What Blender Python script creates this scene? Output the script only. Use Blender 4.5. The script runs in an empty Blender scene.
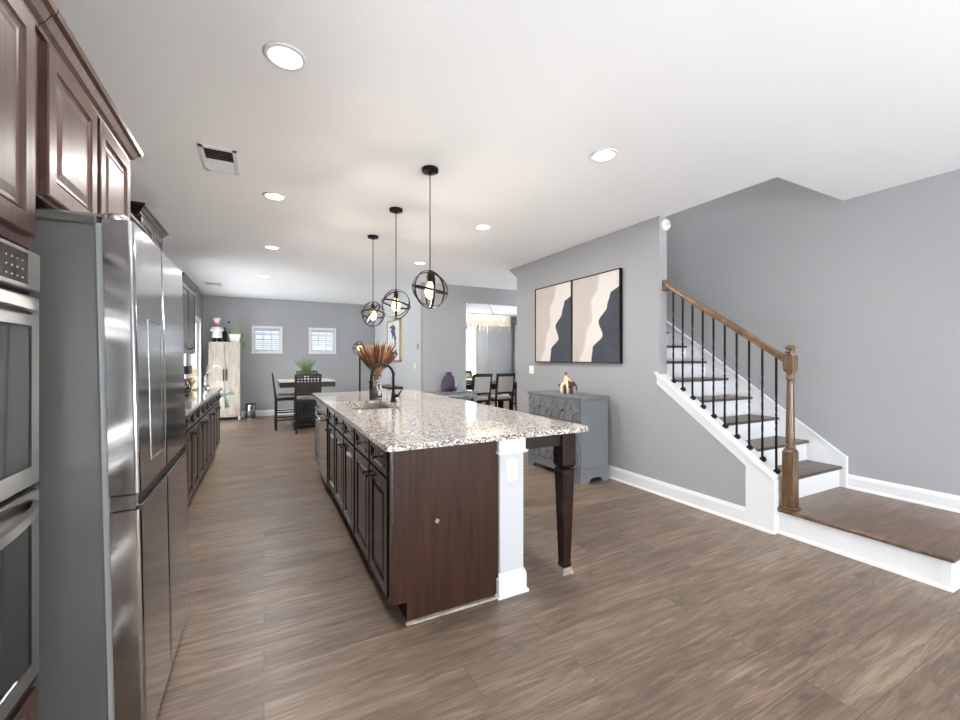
import bpy, bmesh, math, random
from mathutils import Vector, Matrix
PI = math.pi
random.seed(7)
SC = bpy.context.scene
COL = SC.collection

# ------------------------------------------------------------------ camera
cam_d = bpy.data.cameras.new('camera')
cam = bpy.data.objects.new('camera', cam_d)
COL.objects.link(cam)
cam.location = (0, 0, 1.33)
cam.rotation_euler = (PI / 2, 0, -math.atan(216 / 417))
cam_d.sensor_width = 36
cam_d.lens = 417 / 960 * 36
cam_d.shift_y = -1 / 960
cam_d.clip_start = 0.03
SC.camera = cam

# ------------------------------------------------------------------ world, daylight, exposure
SC.view_settings.view_transform = 'Standard'
SC.view_settings.look = 'None'
SC.view_settings.gamma = 1
SC.view_settings.use_curve_mapping = False
SC.view_settings.exposure = 0.45
w = bpy.data.worlds.new('world')
SC.world = w
w.use_nodes = True
wb = w.node_tree.nodes['Background']
wb.inputs[0].default_value = (0.86, 0.93, 1.0, 1)
wb.inputs[1].default_value = 1.0


def area(name, loc, rot, sx, sy, power, col=(1, 1, 1)):
    d = bpy.data.lights.new(name, 'AREA')
    d.shape = 'RECTANGLE'
    d.size = sx
    d.size_y = sy
    d.energy = power
    d.color = col
    o = bpy.data.objects.new(name, d)
    o.location = loc
    o.rotation_euler = rot
    COL.objects.link(o)
    return o


# rear and side fill lamps, added and aimed up to brighten the ceiling
area('fill_rear_left', (1.55, -3.75, 1.2), (math.radians(122), 0, 0), 1.2, 2.1, 185, (0.93, 0.97, 1.0))
area('fill_rear_right', (3.4, -3.75, 1.2), (math.radians(122), 0, 0), 1.7, 2.1, 185, (0.93, 0.97, 1.0))
area('fill_side_door', (-1.55, -0.27, 1.0), (math.radians(118), 0, -PI / 2), 1.3, 1.9, 130, (0.93, 0.97, 1.0))  # added fill beside the camera, shining in through a made-up door
area('daylight_nook_window', (-1.55, 7.95, 1.45), (math.radians(115), 0, -PI / 2), 1.1, 1.1, 150, (0.95, 0.98, 1))
area('daylight_patio_door', (-1.55, 9.75, 1.0), (math.radians(115), 0, -PI / 2), 1.2, 1.9, 75, (0.95, 0.98, 1))
area('daylight_dining_window', (5.75, 12.4, 1.5), (math.radians(-95), 0, 0), 1.2, 1.8, 170, (0.95, 0.98, 1))
area('daylight_dining_side', (8.3, 9.6, 1.5), (math.radians(95), 0, PI / 2), 2.2, 1.8, 190, (0.95, 0.98, 1))
area('daylight_hall_window', (6.9, 6.35, 1.5), (math.radians(112), 0, PI / 2), 1.2, 1.8, 130, (0.95, 0.98, 1))


area('upstairs_hall_light', (4.05, 3.4, 5.25), (0, 0, 0), 0.5, 0.5, 45, (1, 0.98, 0.95))


# ------------------------------------------------------------------ materials
def lin(r, g, b):
    f = lambda c: ((c / 255) / 12.92) if c / 255 <= 0.04045 else (((c / 255) + 0.055) / 1.055) ** 2.4
    return (f(r), f(g), f(b), 1)


MATS = {}


def mat(name, col, rough=0.5, metal=0.0, noise=0.06, nscale=6.0, bump=0.0, bscale=200.0, emit=None, estr=0.0,
        trans=0.0, ior=1.45, alpha=None, stretch=None, coat=0.0, spec=None):
    m = bpy.data.materials.new(name)
    m.use_nodes = True
    nt = m.node_tree
    b = nt.nodes['Principled BSDF']
    b.inputs['Roughness'].default_value = rough
    b.inputs['Metallic'].default_value = metal
    b.inputs['Transmission Weight'].default_value = trans
    b.inputs['IOR'].default_value = ior
    b.inputs['Coat Weight'].default_value = coat
    b.inputs['Coat Roughness'].default_value = 0.08
    if spec is not None:
        b.inputs['Specular IOR Level'].default_value = spec
    tc = nt.nodes.new('ShaderNodeTexCoord')
    mp = nt.nodes.new('ShaderNodeMapping')
    nt.links.new(tc.outputs['Object'], mp.inputs[0])
    if stretch:
        mp.inputs['Scale'].default_value = stretch
    n = nt.nodes.new('ShaderNodeTexNoise')
    n.inputs['Scale'].default_value = nscale
    n.inputs['Detail'].default_value = 5
    nt.links.new(mp.outputs[0], n.inputs['Vector'])
    mx = nt.nodes.new('ShaderNodeMixRGB')
    mx.inputs[1].default_value = tuple(min(1, c * (1 - noise)) for c in col[:3]) + (1,)
    mx.inputs[2].default_value = tuple(min(1, c * (1 + noise)) for c in col[:3]) + (1,)
    nt.links.new(n.outputs['Fac'], mx.inputs[0])
    nt.links.new(mx.outputs[0], b.inputs['Base Color'])
    if bump:
        n2 = nt.nodes.new('ShaderNodeTexNoise')
        n2.inputs['Scale'].default_value = bscale
        nt.links.new(mp.outputs[0], n2.inputs['Vector'])
        bp = nt.nodes.new('ShaderNodeBump')
        bp.inputs['Strength'].default_value = bump
        bp.inputs['Distance'].default_value = 0.01
        nt.links.new(n2.outputs['Fac'], bp.inputs['Height'])
        nt.links.new(bp.outputs[0], b.inputs['Normal'])
    if emit:
        b.inputs['Emission Color'].default_value = emit
        b.inputs['Emission Strength'].default_value = estr
    MATS[name] = m
    return m


def wood(name, c1, c2, rough=0.35, stretch=(18, 18, 1.2), scale=2.2, coat=0.0, bump=0.06, spec=0.5):
    m = bpy.data.materials.new(name)
    m.use_nodes = True
    nt = m.node_tree
    b = nt.nodes['Principled BSDF']
    b.inputs['Roughness'].default_value = rough
    b.inputs['Coat Weight'].default_value = coat
    b.inputs['Coat Roughness'].default_value = 0.12
    b.inputs['Specular IOR Level'].default_value = spec
    tc = nt.nodes.new('ShaderNodeTexCoord')
    mp = nt.nodes.new('ShaderNodeMapping')
    mp.inputs['Scale'].default_value = stretch
    nt.links.new(tc.outputs['Object'], mp.inputs[0])
    n = nt.nodes.new('ShaderNodeTexNoise')
    n.inputs['Scale'].default_value = scale
    n.inputs['Detail'].default_value = 8
    n.inputs['Roughness'].default_value = 0.62
    n.inputs['Distortion'].default_value = 0.6
    nt.links.new(mp.outputs[0], n.inputs['Vector'])
    r = nt.nodes.new('ShaderNodeValToRGB')
    r.color_ramp.elements[0].position = 0.34
    r.color_ramp.elements[0].color = c1
    r.color_ramp.elements[1].position = 0.68
    r.color_ramp.elements[1].color = c2
    nt.links.new(n.outputs['Fac'], r.inputs[0])
    nt.links.new(r.outputs[0], b.inputs['Base Color'])
    bp = nt.nodes.new('ShaderNodeBump')
    bp.inputs['Strength'].default_value = bump
    bp.inputs['Distance'].default_value = 0.005
    nt.links.new(n.outputs['Fac'], bp.inputs['Height'])
    nt.links.new(bp.outputs[0], b.inputs['Normal'])
    MATS[name] = m
    return m


def plank_floor(name, ca, cb, rough, bw=1.22, rh=0.182):
    m = bpy.data.materials.new(name)
    m.use_nodes = True
    nt = m.node_tree
    L = nt.links.new
    b = nt.nodes['Principled BSDF']
    tc = nt.nodes.new('ShaderNodeTexCoord')
    br = nt.nodes.new('ShaderNodeTexBrick')
    br.offset = 0.37
    br.inputs['Scale'].default_value = 1
    br.inputs['Brick Width'].default_value = bw
    br.inputs['Row Height'].default_value = rh
    br.inputs['Mortar Size'].default_value = 0.0011
    br.inputs['Mortar Smooth'].default_value = 0.3
    br.inputs['Bias'].default_value = 0
    br.inputs['Color1'].default_value = (0, 0, 0, 1)
    br.inputs['Color2'].default_value = (1, 1, 1, 1)
    br.inputs['Mortar'].default_value = (0.5, 0.5, 0.5, 1)
    L(tc.outputs['Object'], br.inputs['Vector'])
    # per-plank shift of the grain
    sc = nt.nodes.new('ShaderNodeVectorMath')
    sc.operation = 'SCALE'
    sc.inputs['Scale'].default_value = 7.0
    L(br.outputs['Color'], sc.inputs[0])
    ad = nt.nodes.new('ShaderNodeVectorMath')
    ad.operation = 'ADD'
    L(tc.outputs['Object'], ad.inputs[0])
    L(sc.outputs[0], ad.inputs[1])
    mp = nt.nodes.new('ShaderNodeMapping')
    mp.inputs['Scale'].default_value = (1.6, 17, 1)
    L(ad.outputs[0], mp.inputs[0])
    n = nt.nodes.new('ShaderNodeTexNoise')
    n.inputs['Scale'].default_value = 1.7
    n.inputs['Detail'].default_value = 9
    n.inputs['Roughness'].default_value = 0.66
    n.inputs['Distortion'].default_value = 1.1
    L(mp.outputs[0], n.inputs['Vector'])
    r = nt.nodes.new('ShaderNodeValToRGB')
    e = r.color_ramp.elements
    e[0].position = 0.22
    e[0].color = tuple(c * 0.62 for c in ca[:3]) + (1,)
    e[1].position = 0.72
    e[1].color = cb
    x = r.color_ramp.elements.new(0.46)
    x.color = ca
    L(n.outputs['Fac'], r.inputs[0])
    # plank to plank tone
    mr = nt.nodes.new('ShaderNodeMapRange')
    mr.inputs['To Min'].default_value = 0.9
    mr.inputs['To Max'].default_value = 1.08
    L(br.outputs['Color'], mr.inputs['Value'])
    mu = nt.nodes.new('ShaderNodeVectorMath')
    mu.operation = 'SCALE'
    L(r.outputs[0], mu.inputs[0])
    L(mr.outputs[0], mu.inputs['Scale'])
    # fine pores along the board
    mp4 = nt.nodes.new('ShaderNodeMapping')
    mp4.inputs['Scale'].default_value = (3.5, 85, 1)
    L(ad.outputs[0], mp4.inputs[0])
    n4 = nt.nodes.new('ShaderNodeTexNoise')
    n4.inputs['Scale'].default_value = 2.0
    n4.inputs['Detail'].default_value = 6
    n4.inputs['Roughness'].default_value = 0.7
    L(mp4.outputs[0], n4.inputs['Vector'])
    r4 = nt.nodes.new('ShaderNodeValToRGB')
    r4.color_ramp.elements[0].position = 0.36
    r4.color_ramp.elements[0].color = (0.66, 0.64, 0.62, 1)
    r4.color_ramp.elements[1].position = 0.6
    r4.color_ramp.elements[1].color = (1.08, 1.07, 1.05, 1)
    L(n4.outputs['Fac'], r4.inputs[0])
    m4 = nt.nodes.new('ShaderNodeMixRGB')
    m4.blend_type = 'MULTIPLY'
    m4.inputs[0].default_value = 0.75
    L(mu.outputs[0], m4.inputs[1])
    L(r4.outputs[0], m4.inputs[2])
    # large smoky patches
    n5 = nt.nodes.new('ShaderNodeTexNoise')
    n5.inputs['Scale'].default_value = 1.0
    n5.inputs['Detail'].default_value = 3
    mp5 = nt.nodes.new('ShaderNodeMapping')
    mp5.inputs['Scale'].default_value = (1.2, 4.0, 1)
    L(ad.outputs[0], mp5.inputs[0])
    L(mp5.outputs[0], n5.inputs['Vector'])
    r5 = nt.nodes.new('ShaderNodeValToRGB')
    r5.color_ramp.elements[0].position = 0.33
    r5.color_ramp.elements[0].color = (0.74, 0.72, 0.71, 1)
    r5.color_ramp.elements[1].position = 0.6
    r5.color_ramp.elements[1].color = (1.06, 1.05, 1.02, 1)
    L(n5.outputs['Fac'], r5.inputs[0])
    m5 = nt.nodes.new('ShaderNodeMixRGB')
    m5.blend_type = 'MULTIPLY'
    m5.inputs[0].default_value = 1.0
    L(m4.outputs[0], m5.inputs[1])
    L(r5.outputs[0], m5.inputs[2])
    # knots
    mp2 = nt.nodes.new('ShaderNodeMapping')
    mp2.inputs['Scale'].default_value = (1.4, 4.2, 1)
    L(ad.outputs[0], mp2.inputs[0])
    vo = nt.nodes.new('ShaderNodeTexVoronoi')
    vo.inputs['Scale'].default_value = 1.1
    L(mp2.outputs[0], vo.inputs['Vector'])
    kr = nt.nodes.new('ShaderNodeValToRGB')
    kr.color_ramp.elements[0].position = 0.0
    kr.color_ramp.elements[0].color = (0.35, 0.3, 0.27, 1)
    kr.color_ramp.elements[1].position = 0.13
    kr.color_ramp.elements[1].color = (1, 1, 1, 1)
    L(vo.outputs['Distance'], kr.inputs[0])
    m2 = nt.nodes.new('ShaderNodeMixRGB')
    m2.blend_type = 'MULTIPLY'
    m2.inputs[0].default_value = 1
    L(m5.outputs[0], m2.inputs[1])
    L(kr.outputs[0], m2.inputs[2])
    m3 = nt.nodes.new('ShaderNodeMixRGB')
    m3.inputs[2].default_value = tuple(c * 0.35 for c in ca[:3]) + (1,)
    L(br.outputs['Fac'], m3.inputs[0])
    L(m2.outputs[0], m3.inputs[1])
    L(m3.outputs[0], b.inputs['Base Color'])
    b.inputs['Roughness'].default_value = rough
    b.inputs['Specular IOR Level'].default_value = 0.45
    bp = nt.nodes.new('ShaderNodeBump')
    bp.inputs['Strength'].default_value = 0.12
    bp.inputs['Distance'].default_value = 0.004
    L(n.outputs['Fac'], bp.inputs['Height'])
    L(bp.outputs[0], b.inputs['Normal'])
    MATS[name] = m
    return m


def granite(name):
    m = bpy.data.materials.new(name)
    m.use_nodes = True
    nt = m.node_tree
    L = nt.links.new
    b = nt.nodes['Principled BSDF']
    tc = nt.nodes.new('ShaderNodeTexCoord')
    n0 = nt.nodes.new('ShaderNodeTexNoise')
    n0.inputs['Scale'].default_value = 26
    n0.inputs['Detail'].default_value = 4
    L(tc.outputs['Object'], n0.inputs['Vector'])
    mxv = nt.nodes.new('ShaderNodeMixRGB')
    mxv.inputs[0].default_value = 0.06
    L(tc.outputs['Object'], mxv.inputs[1])
    L(n0.outputs['Color'], mxv.inputs[2])
    v = nt.nodes.new('ShaderNodeTexVoronoi')
    v.inputs['Scale'].default_value = 150
    L(mxv.outputs[0], v.inputs['Vector'])
    sep = nt.nodes.new('ShaderNodeSeparateColor')
    L(v.outputs['Color'], sep.inputs[0])
    r = nt.nodes.new('ShaderNodeValToRGB')
    r.color_ramp.interpolation = 'CONSTANT'
    els = [(0.0, lin(42, 40, 42)), (0.15, lin(128, 112, 104)), (0.3, lin(196, 190, 184)), (0.62, lin(226, 222, 216)),
           (0.8, lin(150, 146, 146)), (0.9, lin(78, 70, 70))]
    r.color_ramp.elements[0].color = els[0][1]
    r.color_ramp.elements[1].position = els[1][0]
    r.color_ramp.elements[1].color = els[1][1]
    for p, c in els[2:]:
        r.color_ramp.elements.new(p).color = c
    L(sep.outputs[0], r.inputs[0])
    L(r.outputs[0], b.inputs['Base Color'])
    b.inputs['Roughness'].default_value = 0.07
    b.inputs['Specular IOR Level'].default_value = 0.75
    b.inputs['IOR'].default_value = 1.6
    MATS[name] = m
    return m


def steel(name, col, rough, aniso_dir=(1, 1, 60)):
    m = bpy.data.materials.new(name)
    m.use_nodes = True
    nt = m.node_tree
    L = nt.links.new
    b = nt.nodes['Principled BSDF']
    b.inputs['Metallic'].default_value = 1
    b.inputs['Base Color'].default_value = col
    tc = nt.nodes.new('ShaderNodeTexCoord')
    mp = nt.nodes.new('ShaderNodeMapping')
    mp.inputs['Scale'].default_value = aniso_dir
    L(tc.outputs['Object'], mp.inputs[0])
    n = nt.nodes.new('ShaderNodeTexNoise')
    n.inputs['Scale'].default_value = 8
    n.inputs['Detail'].default_value = 3
    L(mp.outputs[0], n.inputs['Vector'])
    mr = nt.nodes.new('ShaderNodeMapRange')
    mr.inputs['To Min'].default_value = rough * 0.8
    mr.inputs['To Max'].default_value = rough * 1.25
    L(n.outputs['Fac'], mr.inputs['Value'])
    L(mr.outputs[0], b.inputs['Roughness'])
    MATS[name] = m
    return m


M_WALL = mat('grey_wall_paint', lin(160, 161, 163), 0.75, noise=0.02, nscale=1.2, bump=0.03, bscale=400)
M_WALL_LIT = mat('wall_paint_lit', lin(205, 208, 211), 0.75, noise=0.02, nscale=1.2)  # same wall paint, lightened to carry the window light falling on it
M_CEIL = mat('ceiling_paint', lin(244, 245, 247), 0.85, noise=0.01, nscale=0.8)
M_TRIM = mat('white_trim_paint', lin(228, 229, 231), 0.35, noise=0.01)
M_OFFW = mat('white_post_paint', lin(190, 191, 194), 0.45, noise=0.01)
M_FLOOR = plank_floor('oak_plank_floor', lin(118, 102, 90), lin(155, 137, 121), 0.36)
M_LAND = plank_floor('landing_boards', lin(98, 76, 62), lin(132, 106, 88), 0.3, 2.4, 0.09)
M_TREAD = wood('dark_tread_wood', lin(52, 42, 37), lin(92, 76, 66), 0.35, (1.5, 14, 14))
M_OAK = wood('brown_oak_rail', lin(72, 52, 36), lin(132, 100, 68), 0.35, (14, 3, 3), 3.0, coat=0.2)
M_NEWEL = wood('brown_oak_newel', lin(62, 45, 31), lin(112, 86, 60), 0.35, (16, 16, 2), 3.0, coat=0.2)
M_ESP = wood('espresso_cabinet_wood', lin(22, 13, 11), lin(44, 28, 23), 0.27, (20, 20, 1.2), 2.0, coat=0.12, spec=0.5)
M_UPW = wood('cabinet_wood_lit_reddish', lin(52, 33, 28), lin(84, 58, 51), 0.36, (20, 20, 1.2), 2.0, coat=0.1, spec=0.4)  # cabinet wood with the ceiling reflection put in as a lighter tone
M_PANEL = wood('island_end_panel_wood', lin(38, 20, 12), lin(60, 35, 23), 0.45, (22, 22, 1.4), 2.0, spec=.2)
M_DARKW = wood('dark_walnut_wood', lin(22, 12, 10), lin(42, 24, 18), 0.38, (16, 16, 3), 2.0, spec=.25)
M_BLACKW = wood('near_black_wood', lin(16, 12, 12), lin(32, 24, 22), 0.45, (12, 12, 3), 2.0)
M_RAW = wood('weathered_floor_edge_strip', lin(110, 102, 90), lin(166, 158, 144), 0.7, (3, 3, 10), 8)
M_GRAN = granite('speckled_granite')
M_STEEL = steel('brushed_stainless', (0.5, 0.5, 0.505, 1), 0.12)
M_STEELD = steel('dispenser_steel', (0.44, 0.45, 0.46, 1), 0.16)
M_STEELS = steel('brushed_stainless_side', (0.55, 0.55, 0.555, 1), 0.3)
M_OVEN = steel('oven_stainless', (0.52, 0.49, 0.46, 1), 0.3, (1, 60, 1))
M_FSIDE = mat('fridge_side_paint', lin(98, 98, 96), 0.38, metal=0.35, noise=0.04, nscale=2)
M_OGLASS = mat('oven_black_glass', lin(26, 22, 22), 0.06, noise=0.02, coat=0.6)
M_DISP = mat('oven_display_glass', lin(70, 62, 58), 0.15, noise=0.02, metal=.5)
M_BLACK = mat('black_metal', lin(18, 18, 19), 0.38, metal=0.6, noise=0.03)
M_BRONZE = mat('oil_bronze_metal', lin(52, 40, 34), 0.35, metal=0.8, noise=0.05)
M_BLKPL = mat('black_plastic', lin(22, 22, 24), 0.35, noise=0.03)
M_DARK = mat('dark_recess', lin(30, 28, 28), 0.7, noise=0.03)
M_WPL = mat('white_plastic', lin(240, 240, 238), 0.35, noise=0.01)
M_GPL = mat('grey_plastic', lin(150, 152, 154), 0.4, noise=0.02)
M_GLASS = mat('clear_glass', (1, 1, 1, 1), 0.02, trans=1.0, ior=1.45, noise=0)
M_BLIND = mat('white_blind_slats', lin(190, 200, 214), 0.5, noise=0.02)
M_LIT = mat('lit_lamp_lens', (1, 1, 1, 1), 0.4, noise=0, emit=(1.0, 0.94, 0.84, 1), estr=3.0)
M_BULB = mat('warm_bulb_glass', (1, 0.8, 0.5, 1), 0.3, noise=0, emit=(1.0, 0.62, 0.26, 1), estr=2.6)
M_GREYP = mat('grey_dresser_paint', lin(110, 113, 117), 0.45, noise=0.03, nscale=10)
M_LTWOOD = wood('whitewashed_armoire_wood', lin(132, 124, 112), lin(182, 174, 162), 0.6, (20, 20, 1.5), 2.4)
M_ARMF = mat('armoire_side_finish', lin(206, 202, 196), 0.6, noise=0.05)
M_PURP = mat('purple_ceramic', lin(62, 42, 70), 0.4, noise=0.12, nscale=20)
M_FAB = mat('pale_upholstery', lin(196, 192, 190), 0.9, noise=0.07, nscale=60, bump=0.2)
M_TAUPE = mat('taupe_upholstery', lin(150, 138, 130), 0.85, noise=0.07, nscale=60, bump=0.2)
M_LEAF = mat('green_leaf', lin(72, 104, 50), 0.5, noise=0.35, nscale=14)
M_LEAFB = mat('bright_green_leaf', lin(140, 190, 84), 0.5, noise=0.3, nscale=18)
M_DRIED = mat('dried_rust_plumes', lin(92, 56, 38), 0.85, noise=0.5, nscale=25)
M_DRIEDT = mat('dried_tan_stems', lin(140, 104, 68), 0.8, noise=0.25, nscale=40)
M_CREAM = mat('cream_resin', lin(232, 214, 184), 0.5, noise=0.08, nscale=30)
M_GOLD = mat('aged_gold', lin(186, 158, 104), 0.35, metal=0.7, noise=0.12, nscale=20)
M_REDBR = mat('red_brown_resin', lin(96, 44, 34), 0.4, noise=0.25, nscale=40)
M_SKIN = mat('painted_skin', lin(222, 160, 132), 0.5, noise=0.03)
M_TEAL = mat('pale_teal_cloth', lin(176, 198, 204), 0.8, noise=0.15, nscale=30)
M_ART_B = mat('art_beige_paint', lin(188, 181, 173), 0.8, noise=0.04, nscale=12)
M_ART_C = mat('art_cream_paint', lin(216, 211, 206), 0.8, noise=0.03, nscale=12)
M_ART_P = mat('art_putty_paint', lin(194, 186, 178), 0.8, noise=0.03, nscale=12)
M_ART_D = mat('art_slate_paint', lin(60, 64, 74), 0.7, noise=0.35, nscale=5, stretch=(1, 1, 3))
M_ART_W = mat('art_white_paper', lin(232, 236, 240), 0.7, noise=0.02)
M_ART_I = mat('art_ink_blot', lin(70, 84, 104), 0.7, noise=0.4, nscale=12)
M_MIRR = mat('mirrored_glass', lin(205, 212, 216), 0.08, metal=0.9, noise=0.02)
M_CURT = mat('white_sheer_curtain', lin(236, 236, 236), 0.9, noise=0.02)
M_SINK = steel('sink_steel', (0.62, 0.58, 0.55, 1), 0.25, (1, 1, 1))
M_RUG = mat('grey_rug_pile', lin(130, 130, 132), 0.95, noise=0.25, nscale=25)

# crystal: clear faceted pieces that scatter the lamp light behind them
M_CRYS = mat('cut_crystal', lin(250, 246, 238), 0.12, noise=0.02, trans=0.55, ior=1.5)


# ------------------------------------------------------------------ mesh builder
class MB:
    def __init__(s):
        s.v = []
        s.f = []
        s.mi = []
        s.sm = []

    def add(s, vs, fs, mi=0, sm=False):
        n = len(s.v)
        s.v += [tuple(p) for p in vs]
        for f in fs:
            s.f.append(tuple(i + n for i in f))
            s.mi.append(mi)
            s.sm.append(sm)
        return s

    def bx(s, x0, x1, y0, y1, z0, z1, mi=0):
        x0, x1 = min(x0, x1), max(x0, x1)
        y0, y1 = min(y0, y1), max(y0, y1)
        z0, z1 = min(z0, z1), max(z0, z1)
        return s.add([(x0, y0, z0), (x1, y0, z0), (x1, y1, z0), (x0, y1, z0), (x0, y0, z1), (x1, y0, z1), (x1, y1, z1), (x0, y1, z1)],
                     [(0, 3, 2, 1), (4, 5, 6, 7), (0, 1, 5, 4), (1, 2, 6, 5), (2, 3, 7, 6), (3, 0, 4, 7)], mi)

    def taper(s, cx, cy, z0, z1, a0, b0, a1, b1, mi=0, dx=0, dy=0):
        # box from half sizes a0,b0 at z0 to a1,b1 at z1
        return s.add([(cx - a0, cy - b0, z0), (cx + a0, cy - b0, z0), (cx + a0, cy + b0, z0), (cx - a0, cy + b0, z0),
                      (cx + dx - a1, cy + dy - b1, z1), (cx + dx + a1, cy + dy - b1, z1), (cx + dx + a1, cy + dy + b1, z1), (cx + dx - a1, cy + dy + b1, z1)],
                     [(0, 3, 2, 1), (4, 5, 6, 7), (0, 1, 5, 4), (1, 2, 6, 5), (2, 3, 7, 6), (3, 0, 4, 7)], mi)

    def prism(s, poly, axis, a0, a1, mi=0):
        # poly: list of 2D points; axis 'x': (y,z), 'y': (x,z), 'z': (x,y)
        def P(p, a):
            return {'x': (a, p[0], p[1]), 'y': (p[0], a, p[1]), 'z': (p[0], p[1], a)}[axis]
        n = len(poly)
        vs = [P(p, a0) for p in poly] + [P(p, a1) for p in poly]
        fs = [tuple(range(n))[::-1], tuple(range(n, 2 * n))]
        fs += [(i, (i + 1) % n, n + (i + 1) % n, n + i) for i in range(n)]
        return s.add(vs, fs, mi)

    def lathe(s, prof, c=(0, 0, 0), n=20, mi=0, axis='z', sm=True):
        vs = []
        for r, z in prof:
            for k in range(n):
                a = 2 * PI * k / n
                p = (r * math.cos(a), r * math.sin(a), z)
                if axis == 'x':
                    p = (z, p[0], p[1])
                elif axis == 'y':
                    p = (p[0], z, p[1])
                vs.append((p[0] + c[0], p[1] + c[1], p[2] + c[2]))
        fs = []
        for i in range(len(prof) - 1):
            for k in range(n):
                k2 = (k + 1) % n
                fs.append((i * n + k, i * n + k2, (i + 1) * n + k2, (i + 1) * n + k))
        s.add(vs, fs, mi, sm)
        m = len(s.v) - len(vs)
        if prof[0][0] > 1e-5:
            s.f.append(tuple(m + k for k in range(n))[::-1]); s.mi.append(mi); s.sm.append(False)
        if prof[-1][0] > 1e-5:
            s.f.append(tuple(m + (len(prof) - 1) * n + k for k in range(n))); s.mi.append(mi); s.sm.append(False)
        return s

    def tube(s, pts, r, n=8, mi=0, closed=False, flat=None):
        pts = [Vector(p) for p in pts]
        N = len(pts)
        rs = r if isinstance(r, (list, tuple)) else [r] * N
        vs = []
        prev = None
        for i, p in enumerate(pts):
            if closed:
                t = pts[(i + 1) % N] - pts[i - 1]
            else:
                t = pts[min(i + 1, N - 1)] - pts[max(i - 1, 0)]
            t = t.normalized() if t.length > 1e-9 else Vector((0, 0, 1))
            if prev is None:
                u = t.cross(Vector((0, 0, 1)))
                if u.length < 0.1:
                    u = t.cross(Vector((1, 0, 0)))
            else:
                u = prev - t * prev.dot(t)
            u.normalize()
            prev = u
            v = t.cross(u)
            for k in range(n):
                a = 2 * PI * k / n
                vs.append(p + (u * math.cos(a) + v * math.sin(a)) * rs[i])
        fs = []
        for i in range(N if closed else N - 1):
            for k in range(n):
                a = i * n
                b_ = ((i + 1) % N) * n
                fs.append((a + k, a + (k + 1) % n, b_ + (k + 1) % n, b_ + k))
        m = len(s.v)
        s.add(vs, fs, mi, True)
        if not closed:
            s.f.append(tuple(m + k for k in range(n))[::-1]); s.mi.append(mi); s.sm.append(False)
            s.f.append(tuple(m + (N - 1) * n + k for k in range(n))); s.mi.append(mi); s.sm.append(False)
        return s

    def band(s, c, R, wd, th, rot, n=40, mi=0):
        # flat hoop: radius R, width wd (along its axis), thickness th, orientation matrix
        vs = []
        for k in range(n):
            a = 2 * PI * k / n
            for rr, zz in ((R, -wd / 2), (R, wd / 2), (R - th, wd / 2), (R - th, -wd / 2)):
                vs.append(Vector(c) + rot @ Vector((rr * math.cos(a), rr * math.sin(a), zz)))
        fs = []
        for k in range(n):
            a = k * 4
            b_ = ((k + 1) % n) * 4
            for j in range(4):
                fs.append((a + j, b_ + j, b_ + (j + 1) % 4, a + (j + 1) % 4))
        return s.add(vs, fs, mi, False)

    def ball(s, c, rx, ry=None, rz=None, n=14, m=8, mi=0):
        ry = rx if ry is None else ry
        rz = rx if rz is None else rz
        vs = [(c[0], c[1], c[2] - rz)]
        for i in range(1, m):
            t = -PI / 2 + PI * i / m
            for k in range(n):
                a = 2 * PI * k / n
                vs.append((c[0] + rx * math.cos(t) * math.cos(a), c[1] + ry * math.cos(t) * math.sin(a), c[2] + rz * math.sin(t)))
        vs.append((c[0], c[1], c[2] + rz))
        fs = [(0, 1 + (k + 1) % n, 1 + k) for k in range(n)]
        for i in range(m - 2):
            for k in range(n):
                a = 1 + i * n
                fs.append((a + k, a + (k + 1) % n, a + n + (k + 1) % n, a + n + k))
        e = len(vs) - 1
        a = 1 + (m - 2) * n
        fs += [(a + k, a + (k + 1) % n, e) for k in range(n)]
        return s.add(vs, fs, mi, True)

    def panel(s, o, u, v, nrm, w_, h_, rings, mi=0):
        # concentric rectangular rings: (inset, height)
        o, u, v, nrm = map(Vector, (o, u, v, nrm))
        vs = []
        for ins, d in rings:
            for a, b_ in ((ins, ins), (w_ - ins, ins), (w_ - ins, h_ - ins), (ins, h_ - ins)):
                vs.append(o + u * a + v * b_ + nrm * d)
        flip = u.cross(v).dot(nrm) < 0
        fs = []
        for i in range(len(rings) - 1):
            for k in range(4):
                q = (i * 4 + k, i * 4 + (k + 1) % 4, (i + 1) * 4 + (k + 1) % 4, (i + 1) * 4 + k)
                fs.append(q[::-1] if flip else q)
        q = tuple((len(rings) - 1) * 4 + k for k in range(4))
        fs.append(q[::-1] if flip else q)
        fs.append((0, 3, 2, 1) if not flip else (0, 1, 2, 3))
        return s.add(vs, fs, mi)

    def xf(s, M):
        s.v = [tuple(M @ Vector(p)) for p in s.v]
        return s


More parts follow.
